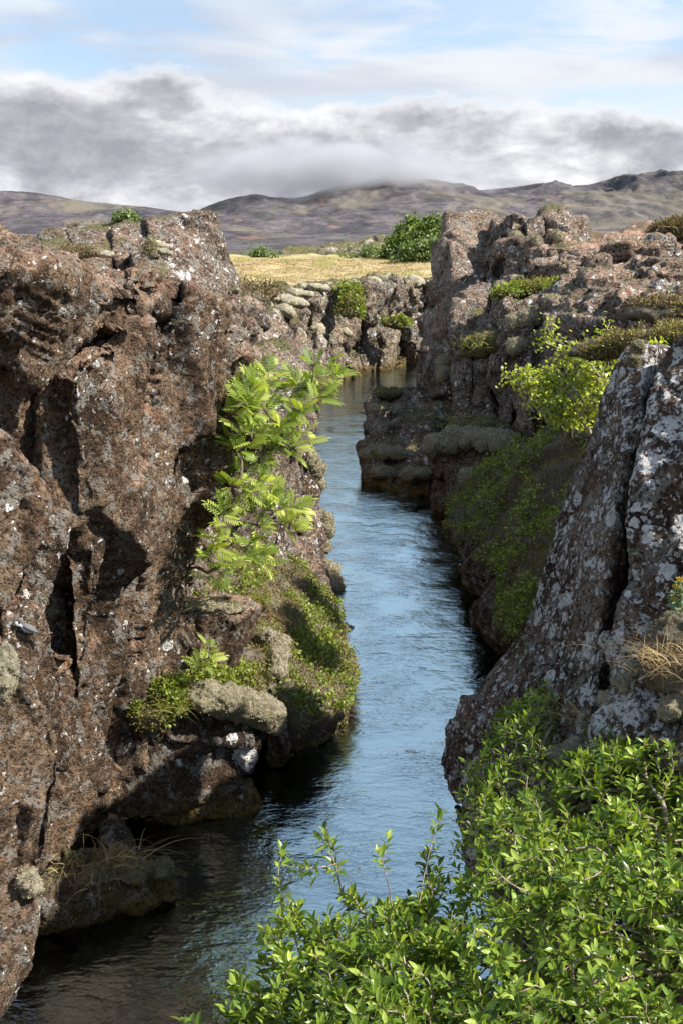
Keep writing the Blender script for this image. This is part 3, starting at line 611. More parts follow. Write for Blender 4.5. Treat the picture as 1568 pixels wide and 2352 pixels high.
moss_blob('moss_cushion', b2, chain([(445, 1600, 8.0, .14), (490, 1604, 8.03, .18), (540, 1612, 8.1, .19), (585, 1622, 8.18, .18), (618, 1640, 8.22, .16), (632, 1662, 8.22, .12)], .8), M['moss_olive'], 0.014, 0.03)
moss_blob('moss_mat', b2, [(W(400, 1600, 8.05), .22, .6), (W(350, 1640, 7.95), .18, .8), (W(470, 1575, 8.3), .25, .45), (W(560, 1570, 8.6), .25, .45)], M['moss_green'], 0.018, 0.04)

isl = thing('rock_islet', 'low grassy rock islet at the foot of the left cliff, ringed by black water', 'rock', W(250, 2080, 6.6))
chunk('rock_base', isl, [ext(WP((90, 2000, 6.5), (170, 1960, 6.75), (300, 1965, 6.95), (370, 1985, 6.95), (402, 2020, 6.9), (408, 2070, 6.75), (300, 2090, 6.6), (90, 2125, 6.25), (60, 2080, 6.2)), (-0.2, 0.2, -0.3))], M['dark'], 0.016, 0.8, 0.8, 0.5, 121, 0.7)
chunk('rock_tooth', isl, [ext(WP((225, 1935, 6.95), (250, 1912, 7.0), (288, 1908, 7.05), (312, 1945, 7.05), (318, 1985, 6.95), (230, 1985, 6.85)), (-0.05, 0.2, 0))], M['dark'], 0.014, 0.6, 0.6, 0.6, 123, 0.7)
moss_blob('moss_mat', isl, [(W(370, 1995, 6.8), .11, .7), (W(250, 1990, 6.75), .16, .6), (W(300, 2000, 6.75), .15, .6), (W(180, 2010, 6.6), .15, .6)], M['moss_green'], 0.014, 0.03)

# ------------------------------------------------------------------ far bank: stacked blocks with moss heads
rng = np.random.RandomState(11)
def bank(parent, path, ztop, zbase, colw, levels, mat, moss, vox, s, setback=0.28, depth=1.2, seed=0, mossmat=None, moss_r=(0.3, 0.55), name='rock_block', flute=0.6):
    path = np.array(path, float); seg = np.linalg.norm(np.diff(path, axis=0), axis=1); cum = np.concatenate([[0], np.cumsum(seg)])
    n = max(1, int(round(cum[-1]/colw))); k = 0
    for i in range(n):
        u0, u1 = cum[-1]*i/n, cum[-1]*(i+1)/n
        a = np.array([np.interp(u0, cum, path[:, j]) for j in (0, 1)]); b = np.array([np.interp(u1, cum, path[:, j]) for j in (0, 1)])
        t = (b-a)/np.linalg.norm(b-a); nrm = np.array([-t[1], t[0]])          # inland (left of travel)
        zt = np.interp((u0+u1)/2, cum, np.interp(np.arange(len(path)), np.arange(len(path)), ztop)) if len(ztop) == len(path) else ztop[0]
        zt = zt+rng.uniform(-.25, .2)
        cuts = np.sort(np.concatenate([[zbase, zt], zbase+(zt-zbase)*(np.arange(1, levels)+rng.uniform(-.25, .25, levels-1))/levels]))
        off_col = rng.uniform(-.28, .3)
        for j in range(levels):
            z0, z1 = cuts[j]-0.12, cuts[j+1]
            off = setback*j+off_col+rng.uniform(-.2, .2); w0 = rng.uniform(-.12, .12)*colw; w1 = rng.uniform(-.12, .12)*colw
            P = []
            for (q, ww) in ((a, w0), (b, w1)):
                for zz in (z0, z1):
                    for dd in (0, depth):
                        jit = rng.uniform(-.13, .13, 3)*colw
                        P.append(np.array([*(q+t*ww+nrm*(off+dd)), zz])+jit*np.array([1, 1, 0.8]))
            mid = (a+b)/2+nrm*(off-rng.uniform(0.05, .3)*colw); P.append(np.array([*mid, (z0+z1)/2+rng.uniform(-.2, .3)]))
            chunk(name, parent, [P], mat, vox, s, 1.0, flute, seed+k*1.37, 1.0); k += 1
            if rng.rand() < moss*(1.5 if j == levels-1 else 0.75 if j else 0.0):
                r = rng.uniform(*moss_r); c = np.array([*((a+b)/2+nrm*(off+r*0.35)+t*rng.uniform(-.3, .3)*colw), z1-0.05])
                moss_blob('moss_cushion', parent, [(c, r, .6), (c+np.array([*(t*r*.8), rng.uniform(-.12, .08)]), r*.85, .6), (c+np.array([*(-nrm*r*.45), -r*.3]), r*.6, .7)], mossmat, vox*0.85, r*0.16, False)
fb = thing('rock_cliff', 'far rock bank crowned with pale moss cushions at the river bend, below the meadow', 'cliff', (1.5, 41, 0))
bank(fb, [(-1.0, 27.5), (-.95, 31), (-.85, 34.5), (-.45, 37.6), (0.5, 39.5), (1.5, 41.0), (3.3, 43.2), (5.2, 44.7)], [3.3, 3.35, 3.4, 3.4, 3.45, 3.5, 3.5, 3.5], -0.6, 1.35, 3, M['far'], 0.55, 0.075, 2.6, 0.34, 1.3, 200, M['moss_far'], (.26, .5))
for k in range(26):
    u = rng.rand(); q = np.array([np.interp(u*7, range(8), [-1.0, -.95, -.85, -.45, .5, 1.5, 3.3, 5.2]), np.interp(u*7, range(8), [27.5, 31, 34.5, 37.6, 39.5, 41, 43.2, 44.7])])
    r = rng.uniform(.22, .42); c = np.array([q[0]-rng.uniform(.3, 1.5), q[1]+rng.uniform(.3, 1.2), 3.42+rng.uniform(-.1, .12)])
    moss_blob('moss_cushion', fb, [(c, r, .55), (c+[r*.9, .1, -.05], r*.8, .55)], M['moss_far'], .07, r*.16, False)

# ------------------------------------------------------------------ right bank
MR = M['right']
pin = thing('rock_pinnacle', 'massive square rock tower with sheer sides rising right of the river bend', 'rock', (3.0, 26, 0))
for i, (p, bk) in enumerate([
      ([(1020, 490, 27.0), (1070, 487, 27.2), (1125, 490, 27.4), (1150, 508, 27.2), (1146, 600, 26.0), (1115, 660, 24.8), (1048, 690, 24.6), (1010, 670, 25.6), (1014, 600, 26.4)], (0.3, 2.0, 0)),
      ([(1003, 650, 25.6), (1050, 680, 24.6), (1045, 760, 24.2), (1038, 815, 24.0), (965, 800, 25.6), (948, 735, 26.0), (975, 700, 26.0)], (0.4, 1.8, -0.2)),
      ([(950, 790, 26.0), (1038, 800, 24.2), (1036, 900, 23.6), (1000, 910, 24.6), (955, 880, 26.4)], (0.5, 1.6, -0.6))]):
    chunk('rock_tower', pin, [ext(WP(*p), bk)], MR, 0.058, 3.2, 0.5, 1.6, 300+i*4, g=1.6)
cl = [([(1132, 512, 26.5), (1165, 500, 26.6), (1172, 560, 25.8), (1168, 650, 24.6), (1125, 660, 24.4)], 'rock_column'),
      ([(1170, 497, 25.6), (1205, 500, 25.6), (1208, 600, 24.6), (1200, 650, 23.6), (1165, 640, 23.8)], 'rock_column'),
      ([(1205, 512, 25.0), (1240, 500, 25.2), (1250, 560, 24.6), (1240, 630, 23.6), (1206, 630, 23.6)], 'rock_column'),
      ([(1252, 499, 26.0), (1300, 497, 26.2), (1300, 560, 25), (1290, 600, 24), (1256, 610, 24)], 'rock_column'),
      ([(1298, 503, 26.2), (1345, 500, 26.6), (1345, 560, 25), (1300, 580, 24.4)], 'rock_column')]
rc = thing('rock_columns', 'row of upright rock pillars between the square tower and the reddish plateau', 'rock', (4.8, 25, 3.5))
for i, (p, nm) in enumerate(cl):
    chunk('rock_column', rc, [ext(WP(*p), (0.2, 1.6, 0.0), (0, 0.1, -0.4))], MR, 0.055, 1.8, 0.7, 1.6, 330+i*3)
for (px, py, Y, r) in [(1182, 545, 24.9, .2), (1186, 572, 24.6, .17), (1232, 555, 24.2, .16), (1275, 540, 24.6, .18)]:
    moss_blob('moss_cushion', rc, [(W(px, py, Y), r, .75), (W(px+6, py+8, Y-.1), r*.8, .8)], M['moss'], .045, .04)

rw = thing('rock_cliff', 'stepped right-hand rock wall under the plateau, split by cracks and tufted with moss', 'cliff', (2.6, 18, 0))
for i, (p, bk) in enumerate([
      ([(1040, 690, 21.8), (1075, 655, 22.6), (1122, 655, 22.2), (1120, 740, 20.8), (1112, 790, 20.4), (1045, 790, 20.8)], (0.3, 1.2, 0)),
      ([(1127, 655, 22.0), (1165, 665, 21.6), (1160, 735, 20.6), (1150, 760, 20.2), (1122, 770, 20.3)], (0.3, 1.2, 0)),
      ([(1150, 690, 21.0), (1290, 640, 21.5), (1290, 680, 19.8), (1200, 720, 19.2), (1150, 740, 19.8)], (0.5, 1.2, -0.2)),
      ([(1150, 740, 19.4), (1210, 715, 19.2), (1240, 740, 18.6), (1215, 800, 18.0), (1160, 810, 18.4)], (0.4, 1.0, -0.1)),
      ([(1033, 795, 20.4), (1078, 800, 20.1), (1080, 900, 19.6), (1078, 985, 19.2), (1033, 975, 19.6)], (0.5, 1.0, 0)),
      ([(1078, 805, 20.0), (1125, 800, 19.8), (1128, 900, 19.3), (1125, 985, 18.9), (1078, 985, 19.1)], (0.5, 1.0, 0)),
      ([(1126, 815, 19.6), (1170, 805, 19.2), (1175, 900, 18.6), (1172, 990, 18.2), (1126, 985, 18.8)], (0.5, 1.0, 0)),
      ([(1165, 800, 18.4), (1215, 790, 18.0), (1225, 880, 17.2), (1222, 985, 16.6), (1170, 985, 17.4)], (0.6, 0.9, 0)),
      ([(1210, 760, 17.8), (1300, 740, 17.2), (1310, 830, 16.0), (1300, 940, 15.2), (1215, 950, 16.2)], (0.8, 0.9, 0)),
      ([(1290, 740, 16.5), (1380, 760, 15.2), (1390, 860, 14.2), (1380, 960, 13.6), (1300, 950, 14.6)], (0.9, 0.9, 0)),
      ([(1240, 680, 18.6), (1330, 660, 18.6), (1340, 740, 17.0), (1250, 760, 17.2)], (0.6, 1.0, -0.1)),
      ([(985, 1020, 18.7), (1060, 1000, 18.6), (1160, 985, 17.8), (1170, 1060, 17.0), (1060, 1080, 17.6), (985, 1075, 18.4)], (0.5, 0.8, 0)),
      ([(978, 1060, 18.7), (1055, 1060, 17.9), (1060, 1120, 17.6), (1052, 1185, 17.7), (992, 1170, 18.5), (984, 1120, 18.7)], (0.6, 0.6, -0.5))]):
    chunk('rock_block', rw, [ext(WP(*p), bk, (0.1, 0.1, -0.25))], MR, 0.043, 1.9, 0.7, 1.3, 350+i*3.3, g=1.3)
for i, p in enumerate([[(1285, 632, 20), (1350, 622, 20), (1362, 700, 17.6), (1290, 712, 17.8)], [(1345, 636, 18.8), (1425, 628, 19), (1440, 705, 16.4), (1350, 715, 16.8)], [(1415, 652, 17), (1500, 640, 17.4), (1515, 722, 15), (1420, 735, 15.2)], [(1490, 668, 15.6), (1590, 650, 16), (1600, 735, 13.6), (1495, 742, 13.8)],
                       [(1290, 585, 23.6), (1370, 575, 23.8), (1380, 630, 21.5), (1295, 640, 21.5)], [(1385, 560, 24.6), (1480, 552, 25), (1490, 600, 23), (1390, 615, 22.6)]]):
    chunk('rock_block', rw, [ext(WP(*p), (0.3, 0.9, 0.02), (0, 0.1, -0.4))], M['plateau'], 0.045, 1.8, 0.8, 0.4, 395+i*3.3, g=1.4)
for (px, py, Y, r, g) in [(1185, 735, 18.6, .22, 0), (1210, 730, 18.5, .2, 0), (1265, 690, 18.4, .17, 0), (1000, 1015, 18.1, .24, 0), (1040, 1005, 18.0, .28, 0), (1080, 1000, 17.8, .25, 0), (1115, 1005, 17.4, .24, 0), (1150, 1010, 17.0, .24, 0),
                       (1075, 1095, 16.9, .2, 0), (1020, 830, 21.5, .2, 0), (1020, 855, 21.3, .2, 0), (1185, 790, 18.0, .18, 0), (1110, 785, 20.0, .3, 1), (1140, 780, 19.9, .28, 1), (1085, 792, 20.1, .25, 1), (1060, 985, 18.5, .3, 1), (1110, 980, 18.3, .3, 1)]:
    c = W(px, py, Y)
    moss_blob('moss_mat' if g else 'moss_cushion', rw, [(c, r, .7), (c+[r*.7, .05, -.03], r*.85, .7), (c+[-r*.3, -r*.4, -r*.4], r*.7, .9)], M['moss_green' if g else 'moss'], 0.034, r*.15)

pr = thing('rock_promontory', 'low stacked rock promontory with moss caps jutting into the river from the right', 'rock', (1.3, 23, 0))
for i, p in enumerate([
      [(842, 925, 24.5), (880, 900, 26), (960, 905, 26), (955, 960, 23.5), (850, 965, 23)], [(950, 905, 25.8), (1032, 910, 25), (1032, 965, 22.8), (955, 970, 23)],
      [(848, 960, 23.2), (905, 965, 23), (915, 1010, 22.2), (905, 1040, 21.6), (838, 1030, 22)], [(900, 965, 22.8), (985, 965, 22.4), (985, 1030, 21.4), (905, 1035, 21.6)],
      [(833, 1020, 22), (920, 1030, 21.6), (915, 1085, 20.9), (835, 1075, 21.4)], [(910, 1030, 21.5), (985, 1030, 20.8), (985, 1090, 20.2), (912, 1085, 20.8)],
      [(836, 1075, 21.4), (905, 1085, 20.9), (900, 1125, 20.4), (848, 1112, 20.8)], [(900, 1085, 20.8), (985, 1090, 20.1), (985, 1140, 19.7), (905, 1128, 20.3)],
      [(960, 860, 26.6), (1015, 855, 26.4), (1030, 880, 26), (1026, 912, 25.4), (958, 908, 25.8)]]):
    chunk('rock_block', pr, [ext(WP(*p), (0.5, 0.9, 0), (0.1, 0.05, -0.3))], M['mid'], 0.042, 1.5, 0.9, 0.3, 410+i*2.9)
for (px, py, Y, r) in [(860, 940, 23.6, .2), (848, 1045, 21.6, .24), (880, 1038, 21.4, .26), (915, 1042, 21.2, .22), (870, 1085, 20.9, .22), (940, 1090, 20.2, .24), (965, 1088, 20.0, .2), (845, 1030, 21.8, .16)]:
    c = W(px, py, Y)
    moss_blob('moss_cushion', pr, [(c, r, .65), (c+[r*.8, .05, -.02], r*.8, .65)], M['moss'], .036, r*.15)
moss_blob('moss_mat', pr, [(W(880, 905, 25.4), .3, .5), (W(905, 903, 25.5), .22, .5)], M['moss_green'], .05, .05)

# heath slope under the birches
hr = thing('rock_slope', 'heath-covered rock slope under the birch bushes, right of the water', 'slope', (1.9, 13, 0))
slope_hull = ext(WP((1050, 1160, 17.0), (1085, 1090, 16.6), (1200, 1015, 15.2), (1300, 985, 13.8), (1390, 975, 12.6), (1400, 1100, 10.8), (1330, 1270, 10.2), (1230, 1290, 10.8), (1120, 1290, 12.4), (1045, 1215, 15.4)), (0.25, 0.2, -0.55))
V, N, F = hull_remesh([slope_hull], 0.036, 6)
V = rock_displace(V, N, 1.2, 0.9, 0.2, 440.0, 0.6); V = V+N*(0.30*fbm(V*1.7, 3))[:, None]
centred('heath_slope', V, F, M['heath_soil'], hr); SLOPE = (V, F)
slope2 = ext(WP((1130, 1280, 12.2), (1330, 1250, 10.2), (1260, 1400, 9.6), (1215, 1480, 9.5), (1150, 1440, 10.6)), (0.25, 0.2, -0.4))
V, N, F = hull_remesh([slope2], 0.03, 6); V = rock_displace(V, N, 1.0, 0.9, 0.2, 444.0, 0.6)
centred('heath_slope', V, F, M['heath_soil'], hr); SLOPE2 = (V, F)
for i, (p, bk) in enumerate([
      ([(1048, 1200, 15.6), (1140, 1240, 12.6), (1150, 1330, 11.8), (1070, 1345, 13.4), (1050, 1290, 14.4)], (0.5, 0.4, -0.3)),
      ([(1080, 1330, 12.8), (1180, 1300, 11.2), (1200, 1400, 10.4), (1160, 1490, 10.4), (1105, 1440, 11.8)], (0.5, 0.3, -0.5)),
      ([(1150, 1470, 10.5), (1250, 1400, 9.4), (1290, 1560, 8.6), (1180, 1560, 9.2)], (0.6, 0.3, -0.5))]):
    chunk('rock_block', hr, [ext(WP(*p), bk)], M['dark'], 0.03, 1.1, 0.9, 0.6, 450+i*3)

# foreground right slabs
MS = M['slab']
r1 = thing('rock_slab', 'tall pointed rock slab thick with white lichen in the right foreground', 'rock', (1.6, 6.0, 0))
S1 = (-0.2, 0.0)
chunk('rock_face', r1, [ext(WP((1438, 800, 6.35), (1462, 786, 6.45), (1486, 802, 6.25), (1395, 900, 6.4), (1340, 1060, 6.35), (1250, 1290, 6.25), (1180, 1490, 6.2), (1470, 1000, 5.8), (1412, 1160, 5.5), (1372, 1500, 5.15), (1350, 1600, 5.05)), (0.45, 0.85, -0.1))], MS, 0.016, 0.8, 0.5, 1.0, 470, 0.6, lean=S1)
chunk('rock_foot', r1, [ext(WP((1190, 1470, 6.2), (1390, 1480, 5.12), (1340, 1700, 4.9), (1060, 1600, 6.3), (1020, 1680, 6.25), (1008, 1740, 6.15), (1018, 1790, 6.0), (1040, 1850, 5.8), (1300, 1900, 4.75)), (0.75, 0.6, -0.1))], MS, 0.016, 0.8, 0.6, 0.6, 474, 0.7, lean=S1)
chunk('rock_foot', r1, [ext(WP((1035, 1830, 5.85), (1045, 1900, 5.6), (1060, 2000, 5.4), (1300, 1990, 4.6), (1300, 1850, 4.9)), (0.6, 0.6, -1.6))], MS, 0.024, 0.9, 0.9, 0.6, 476)
moss_blob('moss_patch', r1, [(W(1462, 800, 6.22), .05, 1.0), (W(1455, 830, 6.2), .05, 1.1)], M['moss_green'], .010, .015)
r2 = thing('rock_slab', 'broad leaning rock slab right of the deep crack, cut by the right picture edge', 'rock', (2.2, 5.4, 0))
chunk('rock_face', r2, [ext(WP((1640, 720, 5.75), (1590, 735, 5.75), (1548, 790, 5.72), (1512, 822, 5.75), (1500, 1000, 5.5), (1448, 1160, 5.15), (1408, 1500, 4.85), (1640, 1450, 4.65), (1640, 1000, 5.1)), (0.35, 0.9, -0.15))], MS, 0.018, 0.9, 0.65, 1.2, 480, 0.8, lean=(-0.22, 0))
chunk('rock_foot', r2, [ext(WP((1400, 1480, 4.95), (1568, 1460, 4.75), (1700, 1440, 4.5), (1700, 1750, 4.1), (1500, 1760, 4.2), (1350, 1740, 4.6)), (0.7, 0.5, -0.2))], MS, 0.018, 0.9, 1.0, 0.5, 484, lean=(-0.2, 0))
moss_blob('moss_cushion', r2, [(W(1430, 1570, 4.75), .07, .8), (W(1400, 1610, 4.75), .06, .8), (W(1460, 1535, 4.75), .06, .7)], M['moss'], .010, .02)
chunk('rock_flank', r2, [pts_at([(2.25, 5.6, 3.3), (4.4, 5.4, 3.1), (4.6, 8.6, 4.2), (2.6, 8.4, 4.1), (2.1, 4.9, 1.0), (4.4, 4.6, 1.0), (4.6, 8.6, 1.0), (2.6, 8.4, 1.0)])], MS, 0.035, 1.3, 1.0, 0.8, 488)
moss_blob('moss_cushion', r2, chain([(1535, 1640, 4.35, .055), (1560, 1615, 4.38, .07), (1590, 1590, 4.4, .07)], .7), M['moss_olive'], .010, .02)
moss_blob('moss_cushion', r2, [(W(1290, 1740, 4.75), .08, .8), (W(1320, 1725, 4.72), .08, .8)], M['moss'], .011, .02)
moss_blob('heath_mat', r2, [(W(1560, 1480, 4.6), .16, 1.0), (W(1530, 1530, 4.55), .13, .9), (W(1570, 1550, 4.45), .14, .9)], M['heath_soil'], .012, .03)

# loose slabs lying on the right plateau
for i in range(90):
    Y = 9+16*rng.rand()**0.9; px = rng.uniform(1200, 1640); x = (px-784)/FPX*Y
    if x < np.interp(Y, [8, 14, 20, 28, 38], [2.5, 2.7, 2.9, 4.6, 6.0]): continue
    z = float(terrain(np.array([[x]]), np.array([[Y]]))[0, 0]); w = rng.uniform(.25, .75)*(0.5+Y/24); h = rng.uniform(.10, .22)*(0.5+Y/24)
    a = rng.uniform(0, 6.28); P = []
    for q in range(7):
        th = a+q*6.28/7+rng.uniform(-.25, .25); rr = w*rng.uniform(.6, 1)
        P += [np.array([x+rr*math.cos(th), Y+rr*.7*math.sin(th), z-0.15]), np.array([x+.85*rr*math.cos(th), Y+.6*rr*math.sin(th), z+h*rng.uniform(.6, 1.1)])]
    chunk('rock_slab', ground, [P], M['plateau'], .012+Y*.0022, .7+Y*.04, .7, 0.2, 500+i*2.1)

# ------------------------------------------------------------------ plants: helpers
bpy.context.view_layer.update()
def hit(px, py):
    r = ray(px, py); dg = bpy.context.evaluated_depsgraph_get()
    ok, loc, nor, idx, ob, mt = scene.ray_cast(dg, Vector((0, 0, CAM_H)), Vector(r).normalized())
    return np.array(loc), np.array(nor)
def unit(v): return v/np.maximum(np.linalg.norm(v, axis=-1, keepdims=True), 1e-9)
def frames(d, up):
    """orientation matrices with local y along d and local z near up"""
    d = unit(d); x = unit(np.cross(d, up)); z = np.cross(x, d)
    return np.stack([x, d, z], -1)
def stamp(T, TF, O, R, S):
    """merged copies of template (T, TF): origins O, rotations R, sizes S"""
    n, k = len(O), len(T)
    V = np.einsum('nij,kj->nki', R, T)*S[:, None, None]+O[:, None, :]
    F = (np.asarray(TF)[None]+(np.arange(n)*k)[:, None, None]).reshape(-1, len(TF[0]))
    return V.reshape(-1, 3), F
def tubes(paths, sides=5):
    """paths: list of (points, radii)"""
    VV, FF, b = [], [], 0
    ang = np.arange(sides)*2*math.pi/sides
    for P, r in paths:
        P = np.asarray(P, float); r = np.asarray(r, float); t = np.gradient(P, axis=0); t = unit(t)
        ref = np.where(np.abs(t[:, 2:3]) > .9, np.array([[1., 0, 0]]), np.array([[0, 0, 1.]])); x = unit(np.cross(t, ref)); y = np.cross(t, x)
        ring = P[:, None, :]+r[:, None, None]*(np.cos(ang)[None, :, None]*x[:, None, :]+np.sin(ang)[None, :, None]*y[:, None, :])
        VV.append(ring.reshape(-1, 3)); m = len(P)
        i = (np.arange(m-1)[:, None]*sides+np.arange(sides)[None, :]); j = (np.arange(m-1)[:, None]*sides+(np.arange(sides)[None, :]+1) % sides)
        FF.append((np.stack([i, j, j+sides, i+sides], -1).reshape(-1, 4))+b); b += m*sides
    return np.concatenate(VV), np.concatenate(FF)
def grow(base, tips, rng, seg=4, bend=0.12, r_tip=0.002, power=0.5, sag=0.0, stretch=0.35):
    """branch skeleton joining every tip to the base; returns tube paths and the end direction of each tip"""
    pos = [np.asarray(base, float)]; par = [-1]; plen = [0.0]; ends = [None]*len(tips)
    for ti in np.argsort(np.linalg.norm(tips-base, axis=1)):
        tip = tips[ti]; A = np.array(pos); d = np.linalg.norm(A-tip, axis=1); cost = d+stretch*np.array(plen)+0.25*np.maximum(A[:, 2]-tip[2], 0)
        j = int(np.argmin(cost)); a = A[j]; L = d[j]
        off = rng.normal(size=3)*bend*L; off[2] -= sag*L
        prev = j; m = max(2, min(seg, int(L/0.05)+1)) if seg else 2
        for q in range(1, m+1):
            u = q/m; p = a*(1-u)+tip*u+off*math.sin(math.pi*u)*0.8
            pos.append(p); par.append(prev); plen.append(plen[prev]+L/m); prev = len(pos)-1
        ends[ti] = prev
    n = len(pos); cnt = np.zeros(n); 
    for e in ends: cnt[e] += 1
    for i in range(n-1, 0, -1): cnt[par[i]] += cnt[i]
    rad = r_tip*np.maximum(cnt, 1)**power
    kids = [[] for _ in range(n)]
    for i in range(1, n): kids[par[i]].append(i)
    paths = []; stack = [(0, k) for k in kids[0]]
    while stack:
        s, k = stack.pop(); P = [pos[s]]; R = [min(rad[s], rad[k]*1.25)]
        while True:
            P.append(pos[k]); R.append(rad[k])
            if not kids[k]: break
            big = max(kids[k], key=lambda c: cnt[c])
            for c in kids[k]:
                if c != big: stack.append((k, c))
            k = big
        paths.append((P, R))
    pos = np.array(pos); dirs = np.array([unit(pos[e]-pos[par[e]]) for e in ends])
    return paths, dirs
def in_view(P):
    """seen inside the picture frame? with the distance"""
    d = P-np.array([0, 0, CAM_H]); f = d[:, 1]*math.cos(PITCH)-d[:, 2]*math.sin(PITCH); u = d[:, 1]*math.sin(PITCH)+d[:, 2]*math.cos(PITCH)
    px = 784+FPX*d[:, 0]/f; py = 1176-FPX*u/f
    return (f > 0.3) & (px > 5) & (px < 1563) & (py > 5) & (py < 2347), f
def foliage(parent, leafmesh, T, TF, O, R, S, mat, limit=300, name='leaf', rest='foliage'):
    """the leaves that show largest become objects of their own, the rest one part"""
    ok, f = in_view(O); score = np.where(ok, S/np.maximum(f, .1), -1)
    order = np.argsort(-score); own = order[:limit]; oth = order[limit:]
    base = np.array(parent.location)
    from mathutils import Matrix
    for i in own:
        o = bpy.data.objects.new(name, leafmesh); col.objects.link(o); o.parent = parent
        m = Matrix([[*(R[i][r]*S[i]), O[i][r]-base[r]] for r in range(3)]+[[0, 0, 0, 1]]); o.matrix_local = m
    if len(oth):
        V, F = stamp(T, TF, O[oth], R[oth], S[oth]); c = base
        o = link(rest, mesh_np(rest, V-c, F, True), mat, parent); o['kind'] = 'stuff'

def leaf_shape(w, stations, fold=0.25, droop=0.18):
    V = [(0, 0, 0)]
    for (y, k) in stations: V += [(-w*k, y, fold*w*k-droop*y*y), (0, y, -droop*y*y), (w*k, y, fold*w*k-droop*y*y)]
    V.append((0, 1, -droop)); n = len(stations); F = [(0, 2, 1), (0, 3, 2)]
    for i in range(n-1):
        a = 1+3*i; F += [(a, a+1, a+4), (a, a+4, a+3), (a+1, a+2, a+5), (a+1, a+5, a+4)]
    a = 1+3*(n-1); F += [(a, a+1, 3*n+1), (a+1, a+2, 3*n+1)]
    return np.array(V, float), F

# ------------------------------------------------------------------ willow thicket, right foreground
WT, WF = leaf_shape(0.19, [(0.28, 0.82), (0.58, 1.0), (0.82, 0.62)], 0.38, 0.20)
wl_cols = [(0.040, 0.075, 0.012), (0.095, 0.160, 0.022), (0.165, 0.255, 0.034), (0.26, 0.36, 0.052), (0.42, 0.50, 0.10)]
M['willow'] = leaf_mat('willow_leaf', wl_cols, 0.38, 0.33); M['willow_one'] = leaf_mat('willow_leaf_single', wl_cols, 0.38, 0.33, obj=True)
M['willow_bark'] = bark_mat('willow_bark', (0.13, 0.085, 0.06), (0.36, 0.29, 0.235))
willow_leaf = mesh_np('leaf', WT, WF, True); willow_leaf.materials.append(M['willow_one'])
def rosettes(tips, dirs, rng, nleaf, length, size, spread=(0.5, 1.15)):
    O, D, U, S = [], [], [], []
    for tp, d in zip(tips, dirs):
        k = rng.randint(nleaf[0], nleaf[1]+1); d = unit(d+np.array([0, 0, 0.55])); a = unit(np.cross(d, [0.3, 0.5, 0.1])); b = np.cross(d, a); ph = rng.rand()*6.28
        for i in range(k):
            u = i/(k-1.0); th = ph+i*2.4; rad = a*math.cos(th)+b*math.sin(th); tilt = spread[1]+(spread[0]-spread[1])*u
            dd = unit(d*math.cos(tilt)+rad*math.sin(tilt)+rng.normal(size=3)*.12)
            O.append(tp-d*length*(1-u)+rad*.004); D.append(dd); U.append(unit(d*math.sin(tilt)-rad*math.cos(tilt)*.6+np.array([0, 0, .4]))); S.append(size*(0.62+0.5*math.sin(math.pi*(0.15+0.7*u)))*rng.uniform(.6, 1.3))
    return np.array(O), frames(np.array(D), np.array(U)), np.array(S)
def willow(label, base, tips, seed, leafsize=0.049, nleaf=(8, 11)):
    rng = np.random.RandomState(seed)
    t = thing('willow_shrub', label, 'shrub', base)
    paths, dirs = grow(base, tips, rng, 5, 0.10, 0.0017, 0.46, 0.05, 0.30)
    V, F = tubes(paths, 5); b = link('branches', mesh_np('branches', V-np.array(base), F, True), M['willow_bark'], t)
    O, R, S = rosettes(tips, dirs, rng, nleaf, 0.075, leafsize)
    foliage(t, willow_leaf, WT, WF, O, R, S, M['willow'])
    return t
def canopy_tips(outline, z0, n, seed, lump=0.28, depth=0.5, dome=0.0):
    """tips in a lumpy canopy over the outline (surveyed at height z0)"""
    rng = np.random.RandomState(seed); poly = np.array([G(a, b, z0)[:2] for a, b in outline]); lo, hi = poly.min(0), poly.max(0); out = []
    while len(out) < n:
        q = lo+(hi-lo)*rng.rand(400, 2); sd = poly_sd(q[:, 0], q[:, 1], poly); q = q[sd < 0]; sd = sd[sd < 0]
        z = z0+lump*fbm(np.stack([q[:, 0]*2.3, q[:, 1]*2.3, q[:, 0]*0+seed], 1), 3)-0.18*sstep(0.25, 0.0, -sd)-depth*rng.rand(len(q))**2.2
        out += list(np.stack([q[:, 0], q[:, 1], z], 1))
    return np.array(out[:n])
T_main = canopy_tips([(1030, 1990), (1060, 1900), (1130, 1800), (1240, 1740), (1330, 1630), (1440, 1570), (1568, 1570), (1760, 1620), (1900, 2100), (1900, 2700), (1100, 2700), (1060, 2352), (1000, 2150)], 2.65, 2300, 3, 0.26, 0.62)
willow('broad bright-leaved willow thicket filling the lower right corner', np.array([2.0, 3.3, 1.55]), T_main, 5)
T_low = np.concatenate([canopy_tips([(505, 2240), (520, 2170), (600, 2100), (660, 2050), (760, 2030), (870, 1985), (960, 1920), (1010, 1890), (1050, 1960), (1090, 2150), (1130, 2352), (1100, 2650), (560, 2650), (600, 2420), (560, 2290)], 2.45, 1250, 8, 0.22, 0.5),
    np.array([G(a, b, c) for a, b, c in [(745, 1900, 2.65), (735, 1930, 2.62), (765, 1935, 2.6), (650, 1955, 2.6), (670, 1985, 2.6), (700, 1995, 2.58), (770, 1985, 2.55), (890, 1925, 2.6), (870, 1960, 2.6), (1010, 1870, 2.6), (1000, 1900, 2.6), (420, 2345, 2.5), (445, 2350, 2.5), (640, 2030, 2.5)]])])
willow('willow boughs reaching left over the water at the bottom of the picture', np.array([1.15, 2.5, 1.5]), T_low, 9)
T_up = canopy_tips([(1040, 1790), (1050, 1680), (1110, 1600), (1190, 1555), (1230, 1525), (1300, 1515), (1320, 1590), (1300, 1690), (1340, 1670), (1370, 1700), (1300, 1780), (1150, 1830)], 2.55, 320, 14, 0.20, 0.35)
